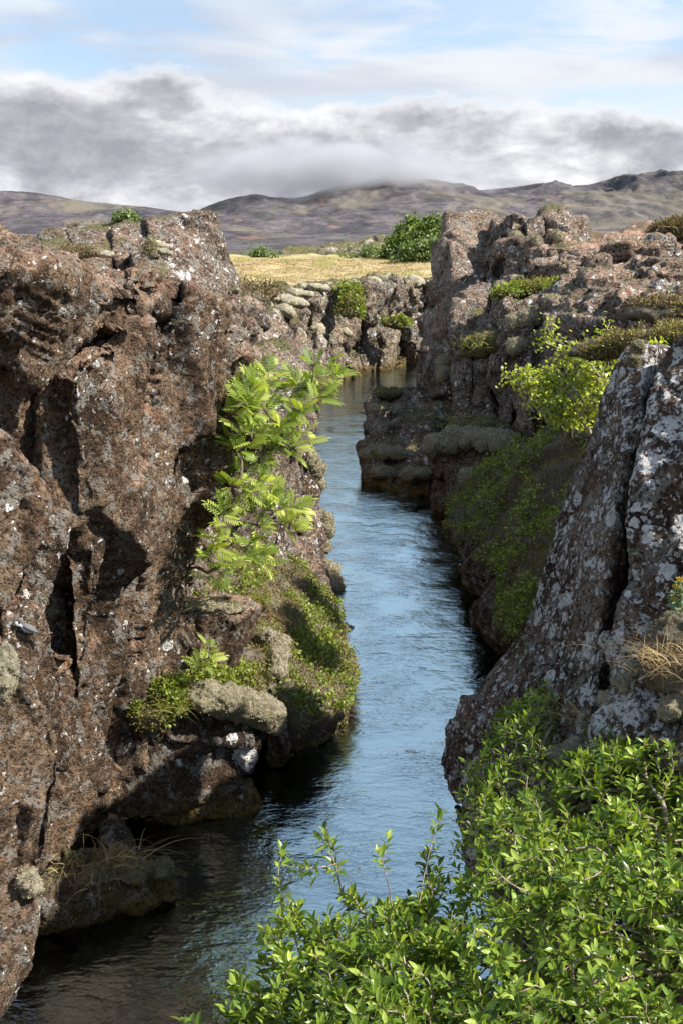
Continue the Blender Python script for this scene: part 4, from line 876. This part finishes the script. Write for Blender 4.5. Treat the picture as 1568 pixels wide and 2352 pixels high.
willow('small open willow in front of the white-spotted slab, above the main thicket', np.array([1.05, 3.9, 1.7]), T_up, 15, 0.046, (6, 9))

# ------------------------------------------------------------------ rowan saplings
def rowan_leaf_mesh(seed):
    rng = np.random.RandomState(seed); LT, LF = leaf_shape(0.125, [(0.3, 0.9), (0.75, 0.9)], 0.25, 0.10)
    O, D, S = [], [], []
    cur = lambda y: np.array([0.02*math.sin(3*y+seed), y, -0.28*y*y])
    for i in range(7):
        y = 0.20+0.70*i/6.5
        for s in (-1, 1):
            O.append(cur(y+.012*s)); D.append((s*1.0, 0.28+0.07*i, -0.25-.1*y)); S.append(0.38*(0.78+0.3*math.sin(math.pi*(i+1)/8.5)))
    O.append(cur(.93)); D.append((0, 1, -.5)); S.append(.34)
    V, F = stamp(LT, LF, np.array(O), frames(np.array(D, float), np.array([[0, 0, 1.0]]*len(O))), np.array(S))
    tv, tf = tubes([([cur(y) for y in np.linspace(0, .93, 6)], [.012]*6)], 3)
    F = [tuple(f) for f in F]+[tuple(int(q)+len(V) for q in f) for f in tf]
    me = mesh_np('leaf', np.concatenate([V, tv]), F, True); me.materials.append(M['rowan']); return me
M['rowan'] = leaf_mat('rowan_leaf', [(0.10, 0.16, 0.025), (0.21, 0.29, 0.045), (0.34, 0.42, 0.075), (0.52, 0.57, 0.14)], 0.45, 0.5, obj=True)
M['rowan_bark'] = bark_mat('rowan_bark', (0.075, 0.052, 0.040), (0.20, 0.16, 0.13))
rowan_leaves = [rowan_leaf_mesh(k) for k in range(4)]
def rowan(label, nodes, tips, seed, size, r_tip):
    from mathutils import Matrix
    rng = np.random.RandomState(seed); base = nodes[0]
    t = thing('rowan_sapling', label, 'tree', base)
    pts = np.array(list(nodes[1:])+list(tips)); paths, dirs = grow(base, pts, rng, 5, 0.05, r_tip, 0.52, -0.03, 0.12)
    V, F = tubes(paths, 6); link('trunk', mesh_np('trunk', V-base, F, True), M['rowan_bark'], t)
    k = len(nodes)-1
    for tp, d in zip(pts[k:], dirs[k:]):
        d = unit(d+np.array([0, 0, .35])); a = unit(np.cross(d, [.2, .6, .1])); b = np.cross(d, a); m = rng.randint(3, 6); ph = rng.rand()*6.28
        for i in range(m):
            th = ph+i*2.4; rad = a*math.cos(th)+b*math.sin(th); tilt = 1.15-0.75*i/(m-1)
            dd = unit(d*math.cos(tilt)+rad*math.sin(tilt)); up = unit(np.array([0.25, -.25, 1.0])+rng.normal(size=3)*.25)
            R = frames(dd[None], up[None])[0]; s = size*rng.uniform(.75, 1.15); O = tp-d*size*.5*(1-i/(m-1))
            o = bpy.data.objects.new('leaf', rowan_leaves[rng.randint(4)]); col.objects.link(o); o.parent = t
            o.matrix_local = Matrix([[*(R[r]*s), O[r]-base[r]] for r in range(3)]+[[0, 0, 0, 1]])
    return t
RN = [W(392, 1490, 8.75), W(408, 1400, 8.7), W(430, 1320, 8.7), W(448, 1275, 8.75), W(480, 1225, 8.85), W(540, 1130, 8.7), W(590, 1060, 8.85), W(640, 960, 9.0), W(500, 1255, 8.7), W(560, 1200, 8.7), W(640, 1230, 8.8), W(545, 1040, 8.65), W(680, 910, 9.2)]
_rr = np.random.RandomState(4); RT = [W(p[0]+_rr.uniform(-24, 24), p[1]+_rr.uniform(-22, 22), p[2]-.40+_rr.uniform(-.15, .15)) for _k in range(3) for p in [(570, 865, 9.3), (600, 880, 9.4), (555, 925, 9.2), (560, 980, 9.1), (545, 1010, 9.1), (600, 940, 9.3), (640, 860, 9.5), (650, 905, 9.5), (690, 890, 9.6), (735, 855, 9.7), (745, 875, 9.7), (720, 905, 9.6), (680, 940, 9.5), (650, 975, 9.4), (620, 1000, 9.3), (580, 1010, 9.2),
      (590, 1060, 9.2), (560, 1085, 9.1), (630, 1040, 9.3), (660, 1010, 9.4), (550, 1130, 8.95), (590, 1110, 9.1), (620, 1150, 9.1), (660, 1180, 9.2), (690, 1165, 9.3), (600, 1190, 9.0), (520, 1165, 8.9), (510, 1225, 8.85), (560, 1260, 8.9), (590, 1275, 8.95), (480, 1275, 8.75), (500, 1300, 8.8), (560, 930, 9.1), (700, 1005, 9.5), (570, 900, 9.2), (545, 955, 9.1)]]
rowan('slender rowan sapling with feathery leaves leaning over the water beside the left cliff', RN, RT, 21, 0.178, 0.0030)
b0, _ = hit(440, 1590)
rowan('tiny rowan seedling in front of the mossy-topped block', [W(440, 1585, 8.0), W(455, 1540, 8.0)], [W(478, 1480, 8.05), W(480, 1510, 8.0), W(445, 1545, 8.0), W(460, 1520, 8.0)], 23, 0.15, 0.003)

# ------------------------------------------------------------------ birch bushes on the right slope
BT, BF = leaf_shape(0.42, [(0.45, 1.0)], 0.2, 0.1)
bcols = [(0.17, 0.23, 0.03), (0.29, 0.36, 0.05), (0.42, 0.48, 0.085), (0.56, 0.60, 0.15)]
M['birch'] = leaf_mat('birch_leaf', bcols, 0.45, 0.4); M['birch_one'] = leaf_mat('birch_leaf_single', bcols, 0.45, 0.4, obj=True)
M['birch_bark'] = bark_mat('birch_bark', (0.13, 0.095, 0.07), (0.38, 0.33, 0.28))
birch_leaf = mesh_np('leaf', BT, BF, True); birch_leaf.materials.append(M['birch_one'])
def birch(label, base, tips, seed, size, nleaf, twig, r_tip=0.003, mats=('birch', 'birch_bark'), limit=300, lm=None, name='birch_bush'):
    rng = np.random.RandomState(seed); t = thing(name, label, 'bush', base)
    paths, dirs = grow(base, tips, rng, 4, 0.09, r_tip, 0.5, 0.06, 0.30)
    V, F = tubes(paths, 5); link('branches', mesh_np('branches', V-np.array(base), F, True), M[mats[1]], t)
    O, D, U, S = [], [], [], []
    for tp, d in zip(tips, dirs):
        k = rng.randint(*nleaf)
        for i in range(k):
            O.append(tp-d*twig*rng.rand()+rng.normal(size=3)*twig*.18); D.append(unit(d*.3+rng.normal(size=3)+np.array([0, 0, -.2]))); U.append(unit(rng.normal(size=3)*.6+[.2, -.1, .8])); S.append(size*rng.uniform(.6, 1.3))
    foliage(t, lm or birch_leaf, BT, BF, np.array(O), frames(np.array(D), np.array(U)), np.array(S), M[mats[0]], limit)
    return t
def blob_tips(spec, n, seed, bias=0.6):
    """tips in ellipsoids given as (px, py, range, rx, rz) picture surveyed"""
    rng = np.random.RandomState(seed); out = []; wts = np.array([s[3]*s[4] for s in spec], float); wts /= wts.sum()
    for i in rng.choice(len(spec), n, p=wts):
        px, py, Y, rx, rz = spec[i]; c = W(px, py, Y); v = unit(rng.normal(size=3))*rng.rand()**(1/3.)**bias
        out.append(c+v*np.array([rx, rx*.8, rz])*Y/FPX)
    return np.array(out)
birch('spreading yellow-green birch bush on the right slope, left of the lichen slab', W(1305, 1000, 11.8),
      blob_tips([(1180, 860, 11.6, 45, 25), (1220, 885, 11.6, 40, 40), (1270, 870, 11.7, 50, 55), (1300, 810, 11.8, 35, 40), (1255, 765, 11.8, 14, 40), (1330, 870, 11.6, 40, 60), (1260, 930, 11.5, 60, 40), (1310, 935, 11.5, 50, 40)], 270, 31), 33, 0.048, (8, 12), 0.24)
birch('taller narrow birch bush with an upright top, hard against the lichen slab', W(1352, 995, 11.2),
      blob_tips([(1388, 760, 11.6, 20, 35), (1395, 810, 11.5, 32, 45), (1365, 855, 11.4, 35, 45), (1385, 900, 11.2, 30, 45), (1340, 940, 11.2, 25, 35), (1355, 800, 11.5, 22, 25)], 140, 37), 39, 0.048, (8, 12), 0.22)
birch('wispy birch shoot on the ledge above the lichen slab tip', W(1500, 830, 8.0), blob_tips([(1500, 795, 8.0, 22, 18), (1475, 805, 8.0, 10, 10)], 22, 41), 43, 0.05, (6, 10), 0.12, limit=60)

# ------------------------------------------------------------------ ground cover
def surf_points(V, F, n, rng, nz=0.1, keep=None):
    a, b, c, d = V[F[:, 0]], V[F[:, 1]], V[F[:, 2]], V[F[:, 3]]
    nr = np.cross(c-a, d-b); ar = np.linalg.norm(nr, axis=1); nr = nr/np.maximum(ar, 1e-12)[:, None]
    w = np.where(nr[:, 2] > nz, ar, 0); idx = rng.choice(len(F), n, p=w/w.sum()); u, v = rng.rand(n, 1), rng.rand(n, 1)
    P = a[idx]*(1-u)*(1-v)+b[idx]*u*(1-v)+c[idx]*u*v+d[idx]*(1-u)*v; Nn = nr[idx]
    if keep is not None: k = keep(P); P, Nn = P[k], Nn[k]
    return P, Nn
def cover(name, label, P, N, rng, leaf, nl, height, spread, mat, shape=(0.42, 0.2)):
    T, TF = leaf_shape(shape[0], [(0.5, 1.0)], shape[1], 0.1)
    n = len(P); O, D, U, S = [], [], [], []
    up = unit(N*.6+np.array([0, 0, .7]))
    for k in range(nl):
        h = rng.rand(n, 1); dirv = unit(rng.normal(size=(n, 3)))
        O.append(P+up*(h*height*rng.uniform(.4, 1.2, (n, 1)))+dirv*spread*rng.rand(n, 1)); D.append(unit(dirv+up*.5)); U.append(unit(up+rng.normal(size=(n, 3))*.4)); S.append(leaf*rng.uniform(.65, 1.3, n))
    V, F = stamp(T, TF, np.concatenate(O), frames(np.concatenate(D), np.concatenate(U)), np.concatenate(S))
    c = P.mean(0); o = link(name, mesh_np(name, V-c, F, True), mat, None, c)
    return tag(o, label, None, kind='stuff')
M['bilberry'] = leaf_mat('bilberry_leaf', [(0.07, 0.105, 0.016), (0.145, 0.20, 0.028), (0.235, 0.295, 0.042), (0.35, 0.385, 0.075)], 0.35, 0.45)
M['crowberry'] = leaf_mat('crowberry_leaf', [(0.055, 0.055, 0.014), (0.12, 0.11, 0.028), (0.21, 0.18, 0.048), (0.30, 0.26, 0.085)], 0.2, 0.6)
M['dry'] = leaf_mat('dry_heath', [(0.08, 0.05, 0.026), (0.17, 0.11, 0.06), (0.30, 0.22, 0.13)], 0.15, 0.8)
M['grassy'] = leaf_mat('yellow_heath', [(0.13, 0.13, 0.03), (0.26, 0.25, 0.055), (0.42, 0.38, 0.10)], 0.3, 0.6)
M['grass'] = leaf_mat('green_grass', [(0.12, 0.15, 0.02), (0.24, 0.26, 0.045), (0.42, 0.37, 0.13)], 0.35, 0.6)
M['straw'] = leaf_mat('dry_grass', [(0.19, 0.12, 0.055), (0.36, 0.26, 0.12), (0.55, 0.44, 0.24)], 0.3, 0.7)
rg = np.random.RandomState(77)
nmask = lambda f, lo, hi, sd: (lambda P: (lambda q: (q > lo) & (q < hi))(fbm(P*f+sd, 3)))
P, N = surf_points(*HEAD, 5200, rg, 0.05, nmask(1.6, 0.02, 9, 3)); cover('bilberry_cover', 'bright green bilberry leaves over the left headland', P, N, rg, 0.036, 6, 0.10, 0.05, M['bilberry'])
P, N = surf_points(*HEAD, 5200, rg, 0.0, nmask(1.6, -9, 0.22, 3)); cover('crowberry_cover', 'olive crowberry mat over the left headland', P, N, rg, 0.030, 7, 0.06, 0.05, M['crowberry'], (0.2, 0.1))
P, N = surf_points(*HEAD, 3800, rg, -0.4); cover('dry_heath', 'brown dry twigs among the heath of the left headland', P, N, rg, 0.07, 4, 0.05, 0.04, M['dry'], (0.06, 0.0))
for VF, n, w in ((SLOPE, 5600, 'upper'), (SLOPE2, 1500, 'lower')):
    P, N = surf_points(*VF, n, rg, 0.0, nmask(1.1, -0.10, 9, 9)); cover('bilberry_cover', 'green bilberry leaves over the %s heath slope right of the water' % w, P, N, rg, 0.040, 6, 0.10, 0.06, M['bilberry'])
    P, N = surf_points(*VF, n, rg, 0.0, nmask(1.1, -9, 0.12, 9)); cover('crowberry_cover', 'olive crowberry mat over the %s heath slope right of the water' % w, P, N, rg, 0.034, 7, 0.07, 0.05, M['crowberry'], (0.2, 0.1))
    P, N = surf_points(*VF, n//3, rg, -0.4); cover('dry_heath', 'brown dry twigs on the %s heath slope right of the water' % w, P, N, rg, 0.08, 4, 0.05, 0.04, M['dry'], (0.06, 0.0))
def patch(label, blobs, dens, leaf, kinds=('bilberry', 'crowberry'), squash=0.32):
    hl = []
    for (px, py, Y, r) in blobs:
        a = unit(np.random.RandomState(int(px)).normal(size=(60, 3))); a[:, 2] *= squash; hl.append(W(px, py, Y)+a*r-np.array([0, 0, r*squash*0.45]))
    vox = max(.02, .0030*blobs[0][2]); V, N, F = hull_remesh(hl, vox, 4); V = V+N*(0.12*blobs[0][3]*fbm(V/blobs[0][3]*2, 3))[:, None]
    o = centred('heath_cushion', V, F, M['heath_soil'], None); tag(o, label, 'heath')
    area = sum(2.5*b[3]**2 for b in blobs); n = int(dens*area)
    for k in kinds:
        P, N = surf_points(V, F, int(n*1.3), rg, -0.75, nmask(1.2/blobs[0][3]*.5, -.12, 9, 4 if k == 'bilberry' else 8))
        cover(k+'_cover', {'grassy': 'yellowish', 'dry': 'dead brown'}.get(k, k)+' sprigs growing on '+' '.join(label.split()[:7]), P, N, rg, leaf, 6, leaf*2.0, leaf*1.4, M[k], (0.42, .2) if k == 'bilberry' else (.2, .1))
patch('long green heath cushion on the ledge below the reddish plateau', [(1165, 672, 20.6, .32), (1200, 662, 20.8, .36), (1240, 658, 20.8, .34), (1275, 655, 21.0, .28)], 420, .05, ('grassy', 'bilberry', 'crowberry'))
patch('wide yellow-green heath strip behind the slab tip at the right edge', [(1360, 800, 10.2, .26), (1400, 790, 10.2, .30), (1440, 782, 10.1, .32), (1480, 776, 10.0, .34), (1525, 772, 9.8, .36), (1580, 772, 9.6, .38)], 900, .034, ('crowberry', 'grassy', 'dry'))
patch('brown heather clump on the plateau at the right edge', [(1500, 712, 13.0, .36), (1540, 708, 13.0, .36)], 500, .05, ('crowberry', 'dry'))
patch('dark heather clump on the skyline at the far right', [(1545, 527, 26, .5), (1570, 525, 26, .6)], 260, .08, ('crowberry', 'dry'))
patch('olive heather clump in the middle of the reddish plateau', [(1390, 585, 25, .6), (1420, 590, 24.5, .5), (1460, 600, 24, .5)], 260, .08, ('crowberry', 'dry'))
patch('green heath tumbling down the gap in the far bank', [(800, 665, 39, .5), (806, 690, 38.4, .5), (802, 715, 38.0, .5)], 130, .11, ('crowberry', 'bilberry'))
patch('dull green heath on the left lip of the far bank', [(570, 672, 28.6, .42), (592, 682, 28.4, .4), (612, 672, 29.2, .4), (580, 655, 29.4, .4)], 150, .10, ('crowberry', 'dry'))
patch('green heath at the right end of the far bank', [(905, 740, 40.5, .5), (922, 748, 40.5, .42)], 130, .11)
patch('heath cushion on top of the left knoll', [(165, 575, 16.4, .2), (190, 582, 16.2, .2), (212, 578, 16.2, .16)], 420, .04, ('crowberry', 'dry'))
patch('heath cushion hanging from the crest of the left knoll', [(345, 555, 17.2, .14), (350, 570, 17.05, .13), (356, 586, 16.9, .14)], 600, .035, ('crowberry',))

# woolly surface of the moss
M['moss_hair'] = leaf_mat('moss_hair', [(0.15, 0.125, 0.06), (0.31, 0.27, 0.155), (0.50, 0.45, 0.30)], 0.2, 0.9)
M['green_hair'] = leaf_mat('green_moss_hair', [(0.07, 0.065, 0.014), (0.16, 0.14, 0.032), (0.28, 0.23, 0.07)], 0.2, 0.9)
for (o, V, F, N) in FUZZ:
    dist = np.linalg.norm(V.mean(0)-[0, 0, CAM_H]); ar = np.ptp(V, axis=0); n = int(min(2600, 1500*(ar[0]*ar[1]+ar[0]*ar[2]+ar[1]*ar[2])*2*(9/dist)**1.3+150)); L = 0.0016*dist
    P, Nn = surf_points(V, F, n, rg, -0.5); D = unit(Nn+rg.normal(size=P.shape)*.5); T, TF = leaf_shape(0.22, [(0.5, 1.0)], .1, .1)
    vv, ff = stamp(T, TF, P, frames(D, unit(rg.normal(size=P.shape))), L*rg.uniform(.6, 1.5, len(P)))
    c = np.array(o.parent.location)+np.array(o.location)
    f = link('moss_fuzz', mesh_np('moss_fuzz', vv-c, ff, True), M['green_hair' if 'mat' in o.name or 'heath' in o.name else 'moss_hair'], o); f['kind'] = 'stuff'

# shaded greenery under the boulder
P, _n = hit(400, 1640)
b2o = [o for o in b2.children if o.name.startswith('moss_mat')][0]
Vm = np.array([v.co for v in b2o.data.vertices])+np.array(b2.location)+np.array(b2o.location); Fm = np.array([p.vertices for p in b2o.data.polygons])
P, N = surf_points(Vm, Fm, 1500, rg, -0.1, nmask(2.0, -.15, 9, 1)); cover('bilberry_cover', 'green sprigs on the moss shelf under the boulder', P, N, rg, 0.032, 6, 0.06, 0.04, M['bilberry'])
P, N = surf_points(Vm, Fm, 1500, rg, -0.3); cover('crowberry_cover', 'olive crowberry on the moss shelf under the boulder', P, N, rg, 0.028, 6, 0.04, 0.04, M['crowberry'], (.2, .1))

# ------------------------------------------------------------------ grass
def blades(P, dirs, L, w, rng, droop=0.5, seg=4):
    n = len(P); VV = []; side = unit(np.cross(dirs, rng.normal(size=(n, 3))))
    for k in range(seg+1):
        u = k/seg; c = P+dirs*(L*u)[:, None]+np.array([0, 0, -1.0])*(droop*L*u*u)[:, None]; ww = (w*(1-u*.92))[:, None]
        VV.append(c-side*ww); VV.append(c+side*ww)
    V = np.stack(VV, 1).reshape(-1, 3); m = 2*(seg+1)
    f = np.array([[2*k, 2*k+1, 2*k+3, 2*k+2] for k in range(seg)])
    return V, (f[None]+(np.arange(n)*m)[:, None, None]).reshape(-1, 4)
def tuft(label, px, py, n, L, w, mat, seed, spread=0.05, lean=(0, 0, 0), droop=0.55, wide=0.8, Y=None):
    rng = np.random.RandomState(seed); c = hit(px, py)[0] if Y is None else W(px, py, Y)
    P = c+rng.normal(size=(n, 3))*spread*np.array([1, 1, .3])-[0, 0, .02]; D = unit(rng.normal(size=(n, 3))*wide*[1, 1, .3]+[0, 0, 1.0]+np.array(lean))
    V, F = blades(P, D, L*rng.uniform(.5, 1.1, n), np.full(n, w)*rng.uniform(.6, 1.2, n), rng, droop)
    o = link('grass_tuft', mesh_np('grass_tuft', V-c, F, True), M[mat], None, c); return tag(o, label, 'grass')
tuft('bleached grass tuft sprawling across the islet rock', 255, 1975, 170, .34, .0035, 'straw', 1, .09, (.55, -.1, 0), .6)
tuft('brown dead grass on the left end of the islet', 175, 1990, 110, .30, .0035, 'straw', 2, .09, (.2, -.3, -.2), .8)
tuft('long thin grass stems bending right off the islet', 320, 1960, 14, .55, .0028, 'straw', 3, .03, (.9, 0, .1), .45)
tuft('arching green grass tuft in the middle of the headland', 590, 1375, 120, .34, .004, 'grass', 4, .05, (.2, -.2, 0), .6)
tuft('straw-coloured grass hanging below the headland tuft', 610, 1415, 50, .42, .004, 'straw', 5, .04, (.5, -.6, -.4), .6)
tuft('olive grass clump in the shade left of the moss shelf', 395, 1620, 130, .28, .004, 'grass', 6, .08, (.1, -.3, 0), .6)
tuft('dry grass stems in front of the right slab foot', 1335, 1650, 60, .34, .0022, 'straw', 7, .05, (-.7, -.1, 0), .35)
tuft('grass tuft on the overhanging ledge of the right wall', 1110, 790, 160, .42, .008, 'grass', 8, .22, (0, -.4, 0), .7, 0.8, 19.8)
tuft('drooping grass fringe over the mossy bulge on the right bank', 1070, 975, 160, .34, .008, 'grass', 9, .30, (0, -.4, 0), .7, 0.8, 18.4)
tuft('dry wiry heather stalks at the right edge above the thicket', 1545, 1510, 220, .26, .0022, 'straw', 10, .10, (-.5, -.2, 0), .4)
# meadow
rgm = np.random.RandomState(5); n = 26000
x = rgm.uniform(-9, 16, n*2); y = rgm.uniform(42, 66, n*2); zz = terrain(x[None], y[None])[0]; k = (zz > 2.9) & (poly_sd(x, y, CH) > 1.8); x, y, zz = x[k][:n], y[k][:n], zz[k][:n]
Pm = np.stack([x, y, zz-.02], 1); D = unit(rgm.normal(size=(len(x), 3))*[.6, .6, .2]+[.25, 0, 1]); V, F = blades(Pm, D, rgm.uniform(.12, .34, len(x)), rgm.uniform(.010, .022, len(x)), rgm, .5, 2)
o = link('meadow_grass', mesh_np('meadow_grass', V, F, True), M['straw']); tag(o, 'pale dry grass of the meadow beyond the bend', None, kind='stuff')

# ------------------------------------------------------------------ trees and bushes beyond the meadow
M['tree_dark'] = leaf_mat('tree_leaf', [(0.04, 0.075, 0.014), (0.085, 0.14, 0.024), (0.14, 0.215, 0.036), (0.21, 0.29, 0.06)], 0.3, 0.5)
M['tree_light'] = leaf_mat('willow_tree_leaf', [(0.06, 0.10, 0.026), (0.11, 0.165, 0.045), (0.17, 0.235, 0.07), (0.24, 0.30, 0.11)], 0.3, 0.5)
M['tree_bark'] = bark_mat('tree_bark', (0.09, 0.07, 0.055), (0.25, 0.20, 0.16), 3)
def far_tree(name, label, cat, base, spec, ntip, seed, size, mat, group=None, leaves=(9, 15), twig=.5):
    rng = np.random.RandomState(seed); tips = blob_tips(spec, ntip, seed+1, .5); t = thing(name, label, cat, base, group)
    paths, dirs = grow(base, tips, rng, 3, .08, .010, .5, .03, .3); V, F = tubes(paths, 4); link('trunk', mesh_np('trunk', V-base, F, True), M['tree_bark'], t)
    n = ntip*leaves[1]; i = rng.randint(ntip, size=n); O = tips[i]+rng.normal(size=(n, 3))*twig*.45
    V, F = stamp(BT, BF, O, frames(unit(rng.normal(size=(n, 3))), unit(rng.normal(size=(n, 3))*.6+[.2, 0, .8])), size*rng.uniform(.6, 1.3, n))
    o = link('crown', mesh_np('crown', V-base, F, True), M[mat], t); o['kind'] = 'stuff'; return t
TG = 'trees beyond the meadow'
far_tree('birch_tree', 'darker birch tree at the left of the clump beside the rock tower', 'tree', W(905, 600, 66), [(912, 560, 66, 26, 24), (930, 525, 66, 20, 18), (945, 512, 66, 14, 12), (895, 580, 65, 24, 16), (940, 565, 65, 35, 30), (880, 592, 65, 16, 8)], 190, 51, .20, 'tree_dark', TG)
far_tree('birch_tree', 'tall birch tree against the square rock tower', 'tree', W(985, 600, 64), [(972, 528, 64, 20, 22), (1000, 512, 64, 18, 16), (960, 545, 64, 20, 20), (985, 560, 63.5, 35, 32), (1005, 555, 64, 25, 35)], 190, 55, .20, 'tree_dark', TG)
far_tree('willow_tree', 'paler grey-green willow in front of the birch clump', 'tree', W(965, 602, 60), [(950, 580, 60, 35, 20), (985, 575, 60, 32, 26), (1000, 585, 60, 22, 18), (925, 590, 60, 22, 12)], 150, 59, .19, 'tree_light', TG)
far_tree('bush', 'loose round bush on the far edge of the meadow at left', 'bush', W(603, 603, 72), [(600, 585, 72, 26, 14), (590, 592, 72, 22, 10), (632, 588, 72, 10, 10)], 80, 63, .16, 'tree_light')
far_tree('bush', 'small pale bush left of the tree clump', 'bush', W(835, 602, 68), [(845, 582, 68, 16, 18), (825, 595, 68, 26, 8), (790, 598, 68, 20, 6)], 80, 67, .16, 'tree_light')
far_tree('bush', 'little leafy bush on the crest of the left knoll', 'bush', W(290, 506, 18.6), [(285, 498, 18.6, 26, 8), (300, 502, 18.6, 20, 6), (265, 503, 18.6, 12, 5)], 70, 71, .05, 'tree_light', twig=.12)

# lava ridge past the meadow
lr = thing('lava_ridge', 'low dark lava ridge behind the meadow, left of the trees', 'ridge', W(760, 595, 110))
for i, p in enumerate([[(640, 582, 108), (700, 572, 110), (760, 566, 112), (770, 600, 106), (650, 600, 104)], [(740, 566, 112), (800, 555, 114), (880, 546, 116), (900, 600, 106), (760, 600, 106)], [(860, 548, 116), (960, 545, 118), (1060, 548, 118), (1060, 600, 108), (870, 600, 107)], [(690, 590, 98), (760, 583, 99), (790, 586, 98), (790, 606, 95), (700, 606, 95)]]):
    chunk('rock_hump', lr, [ext(WP(*p), (2, 12, 0), (0, 0, -2))], M['far'], .26, 5, .9, 0, 700+i*5)

# ------------------------------------------------------------------ roseroot at the right edge
rr_t = thing('roseroot_plant', 'blue-green roseroot with yellow heads on the right slab', 'plant', W(1560, 1410, 4.55))
M['rose'] = leaf_mat('roseroot_leaf', [(0.13, 0.20, 0.10), (0.21, 0.29, 0.16), (0.30, 0.38, 0.22)], 0.2, 0.5); M['rosehead'] = leaf_mat('roseroot_flower', [(0.40, 0.26, 0.03), (0.60, 0.44, 0.05)], 0.2, 0.6)
rp = np.random.RandomState(3); st = []
for (px, py) in [(1543, 1375), (1552, 1350), (1560, 1335), (1565, 1365), (1549, 1362), (1570, 1345)]:
    st.append(([W(1562, 1405, 4.55), W((1562+px)/2, (1405+py)/2+4, 4.5), W(px, py, 4.47)], [.006, .005, .004]))
V, F = tubes(st, 5); link('stems', mesh_np('stems', V-np.array(rr_t.location), F, True), M['rose'], rr_t)
O, R, S = rosettes(np.array([s[0][2] for s in st]), np.array([unit(s[0][2]-s[0][1]) for s in st]), rp, (14, 18), .09, .034, (.7, 1.2))
V, F = stamp(WT, WF, O, R, S); link('leaves', mesh_np('leaves', V-np.array(rr_t.location), F, True), M['rose'], rr_t)
for s in st[:4]:
    c = s[0][2]; a = unit(rp.normal(size=(60, 3)))*np.array([1, 1, .7]); V, F = stamp(WT, WF, c+a*.008, frames(a, unit(rp.normal(size=(60, 3)))), np.full(60, .013)); V = V+[0, 0, .008]
    link('flower_head', mesh_np('flower_head', V-np.array(rr_t.location), F, True), M['rosehead'], rr_t)

# ------------------------------------------------------------------ wagtail
def wagtail():
    loc, nor = hit(58, 1462)
    c = loc+np.array([0.0, -.01, 0]); t = thing('bird', 'small grey and white wagtail perched on the leaning slabs at left', 'bird', c); L = 0.115
    M['b_grey'] = plain_mat('bird_grey', (0.12, 0.12, 0.125)); M['b_pale'] = plain_mat('bird_pale', (0.40, 0.40, 0.40)); M['b_white'] = plain_mat('bird_white', (0.42, 0.42, 0.41)); M['b_black'] = plain_mat('bird_black', (0.018, 0.018, 0.02))
    ax = unit(np.array([-.80, -.25, .55])); sd = unit(np.cross(ax, [0, 0, 1.0])); up = np.cross(sd, ax); ctr = np.array([0.02, 0, .055])
    def lathe(name, prof, mat, par, org=ctr, a=ax, flat=1.0, n=10):
        V, F = [], []
        for i, (u, r) in enumerate(prof):
            for k in range(n):
                th = 6.283*k/n; V.append(org+a*u+sd*r*math.cos(th)+np.cross(sd, a)*r*flat*math.sin(th))
        for i in range(len(prof)-1):
            for k in range(n): F.append((i*n+k, i*n+(k+1) % n, (i+1)*n+(k+1) % n, (i+1)*n+k))
        return link(name, mesh_np(name, V, F, True), M[mat], par)
    body = lathe('body', [(-.052, .002), (-.045, .010), (-.03, .018), (-.008, .0235), (.012, .0235), (.030, .017), (.040, .0115), (.046, .0110), (.052, .0135), (.060, .0150), (.068, .0135), (.075, .0085), (.079, .003), (.080, .001)], 'b_white', t)
    lathe('mantle', [(-.050, .002), (-.04, .011), (-.02, .019), (.005, .0225), (.025, .018), (.040, .010), (.044, .002)], 'b_grey', t, ctr+up*.0045)
    lathe('cap', [(.043, .002), (.048, .0095), (.056, .0138), (.063, .0130), (.067, .008), (.069, .001)], 'b_black', t, ctr+up*.0045)
    lathe('bib', [(.018, .002), (.026, .0125), (.038, .0118), (.050, .0105), (.062, .010), (.070, .006), (.073, .001)], 'b_black', t, ctr-up*.0065)
    lathe('beak', [(0, .0032), (.010, .0018), (.016, .0004)], 'b_black', t, ctr+ax*.077, unit(ax+np.array([-.3, -.1, -.5])), n=6)
    for s in (-1, 1):
        lathe('wing', [(-.060, .001), (-.045, .007), (-.02, .013), (.01, .015), (.028, .010), (.034, .002)], 'b_grey', t, ctr+sd*s*.017+up*.010-ax*.004, ax, 1.0)
        lathe('leg', [(0, .0016), (.034, .0014)], 'b_black', t, ctr-up*.020+sd*s*.008-ax*.008, np.array([0, 0, -1.0]), n=5)
    lathe('tail', [(0, .010), (.03, .009), (.07, .009), (.085, .004)], 'b_black', t, ctr-ax*.044, unit(-ax+np.array([0, 0, .12])), .25)
wagtail()
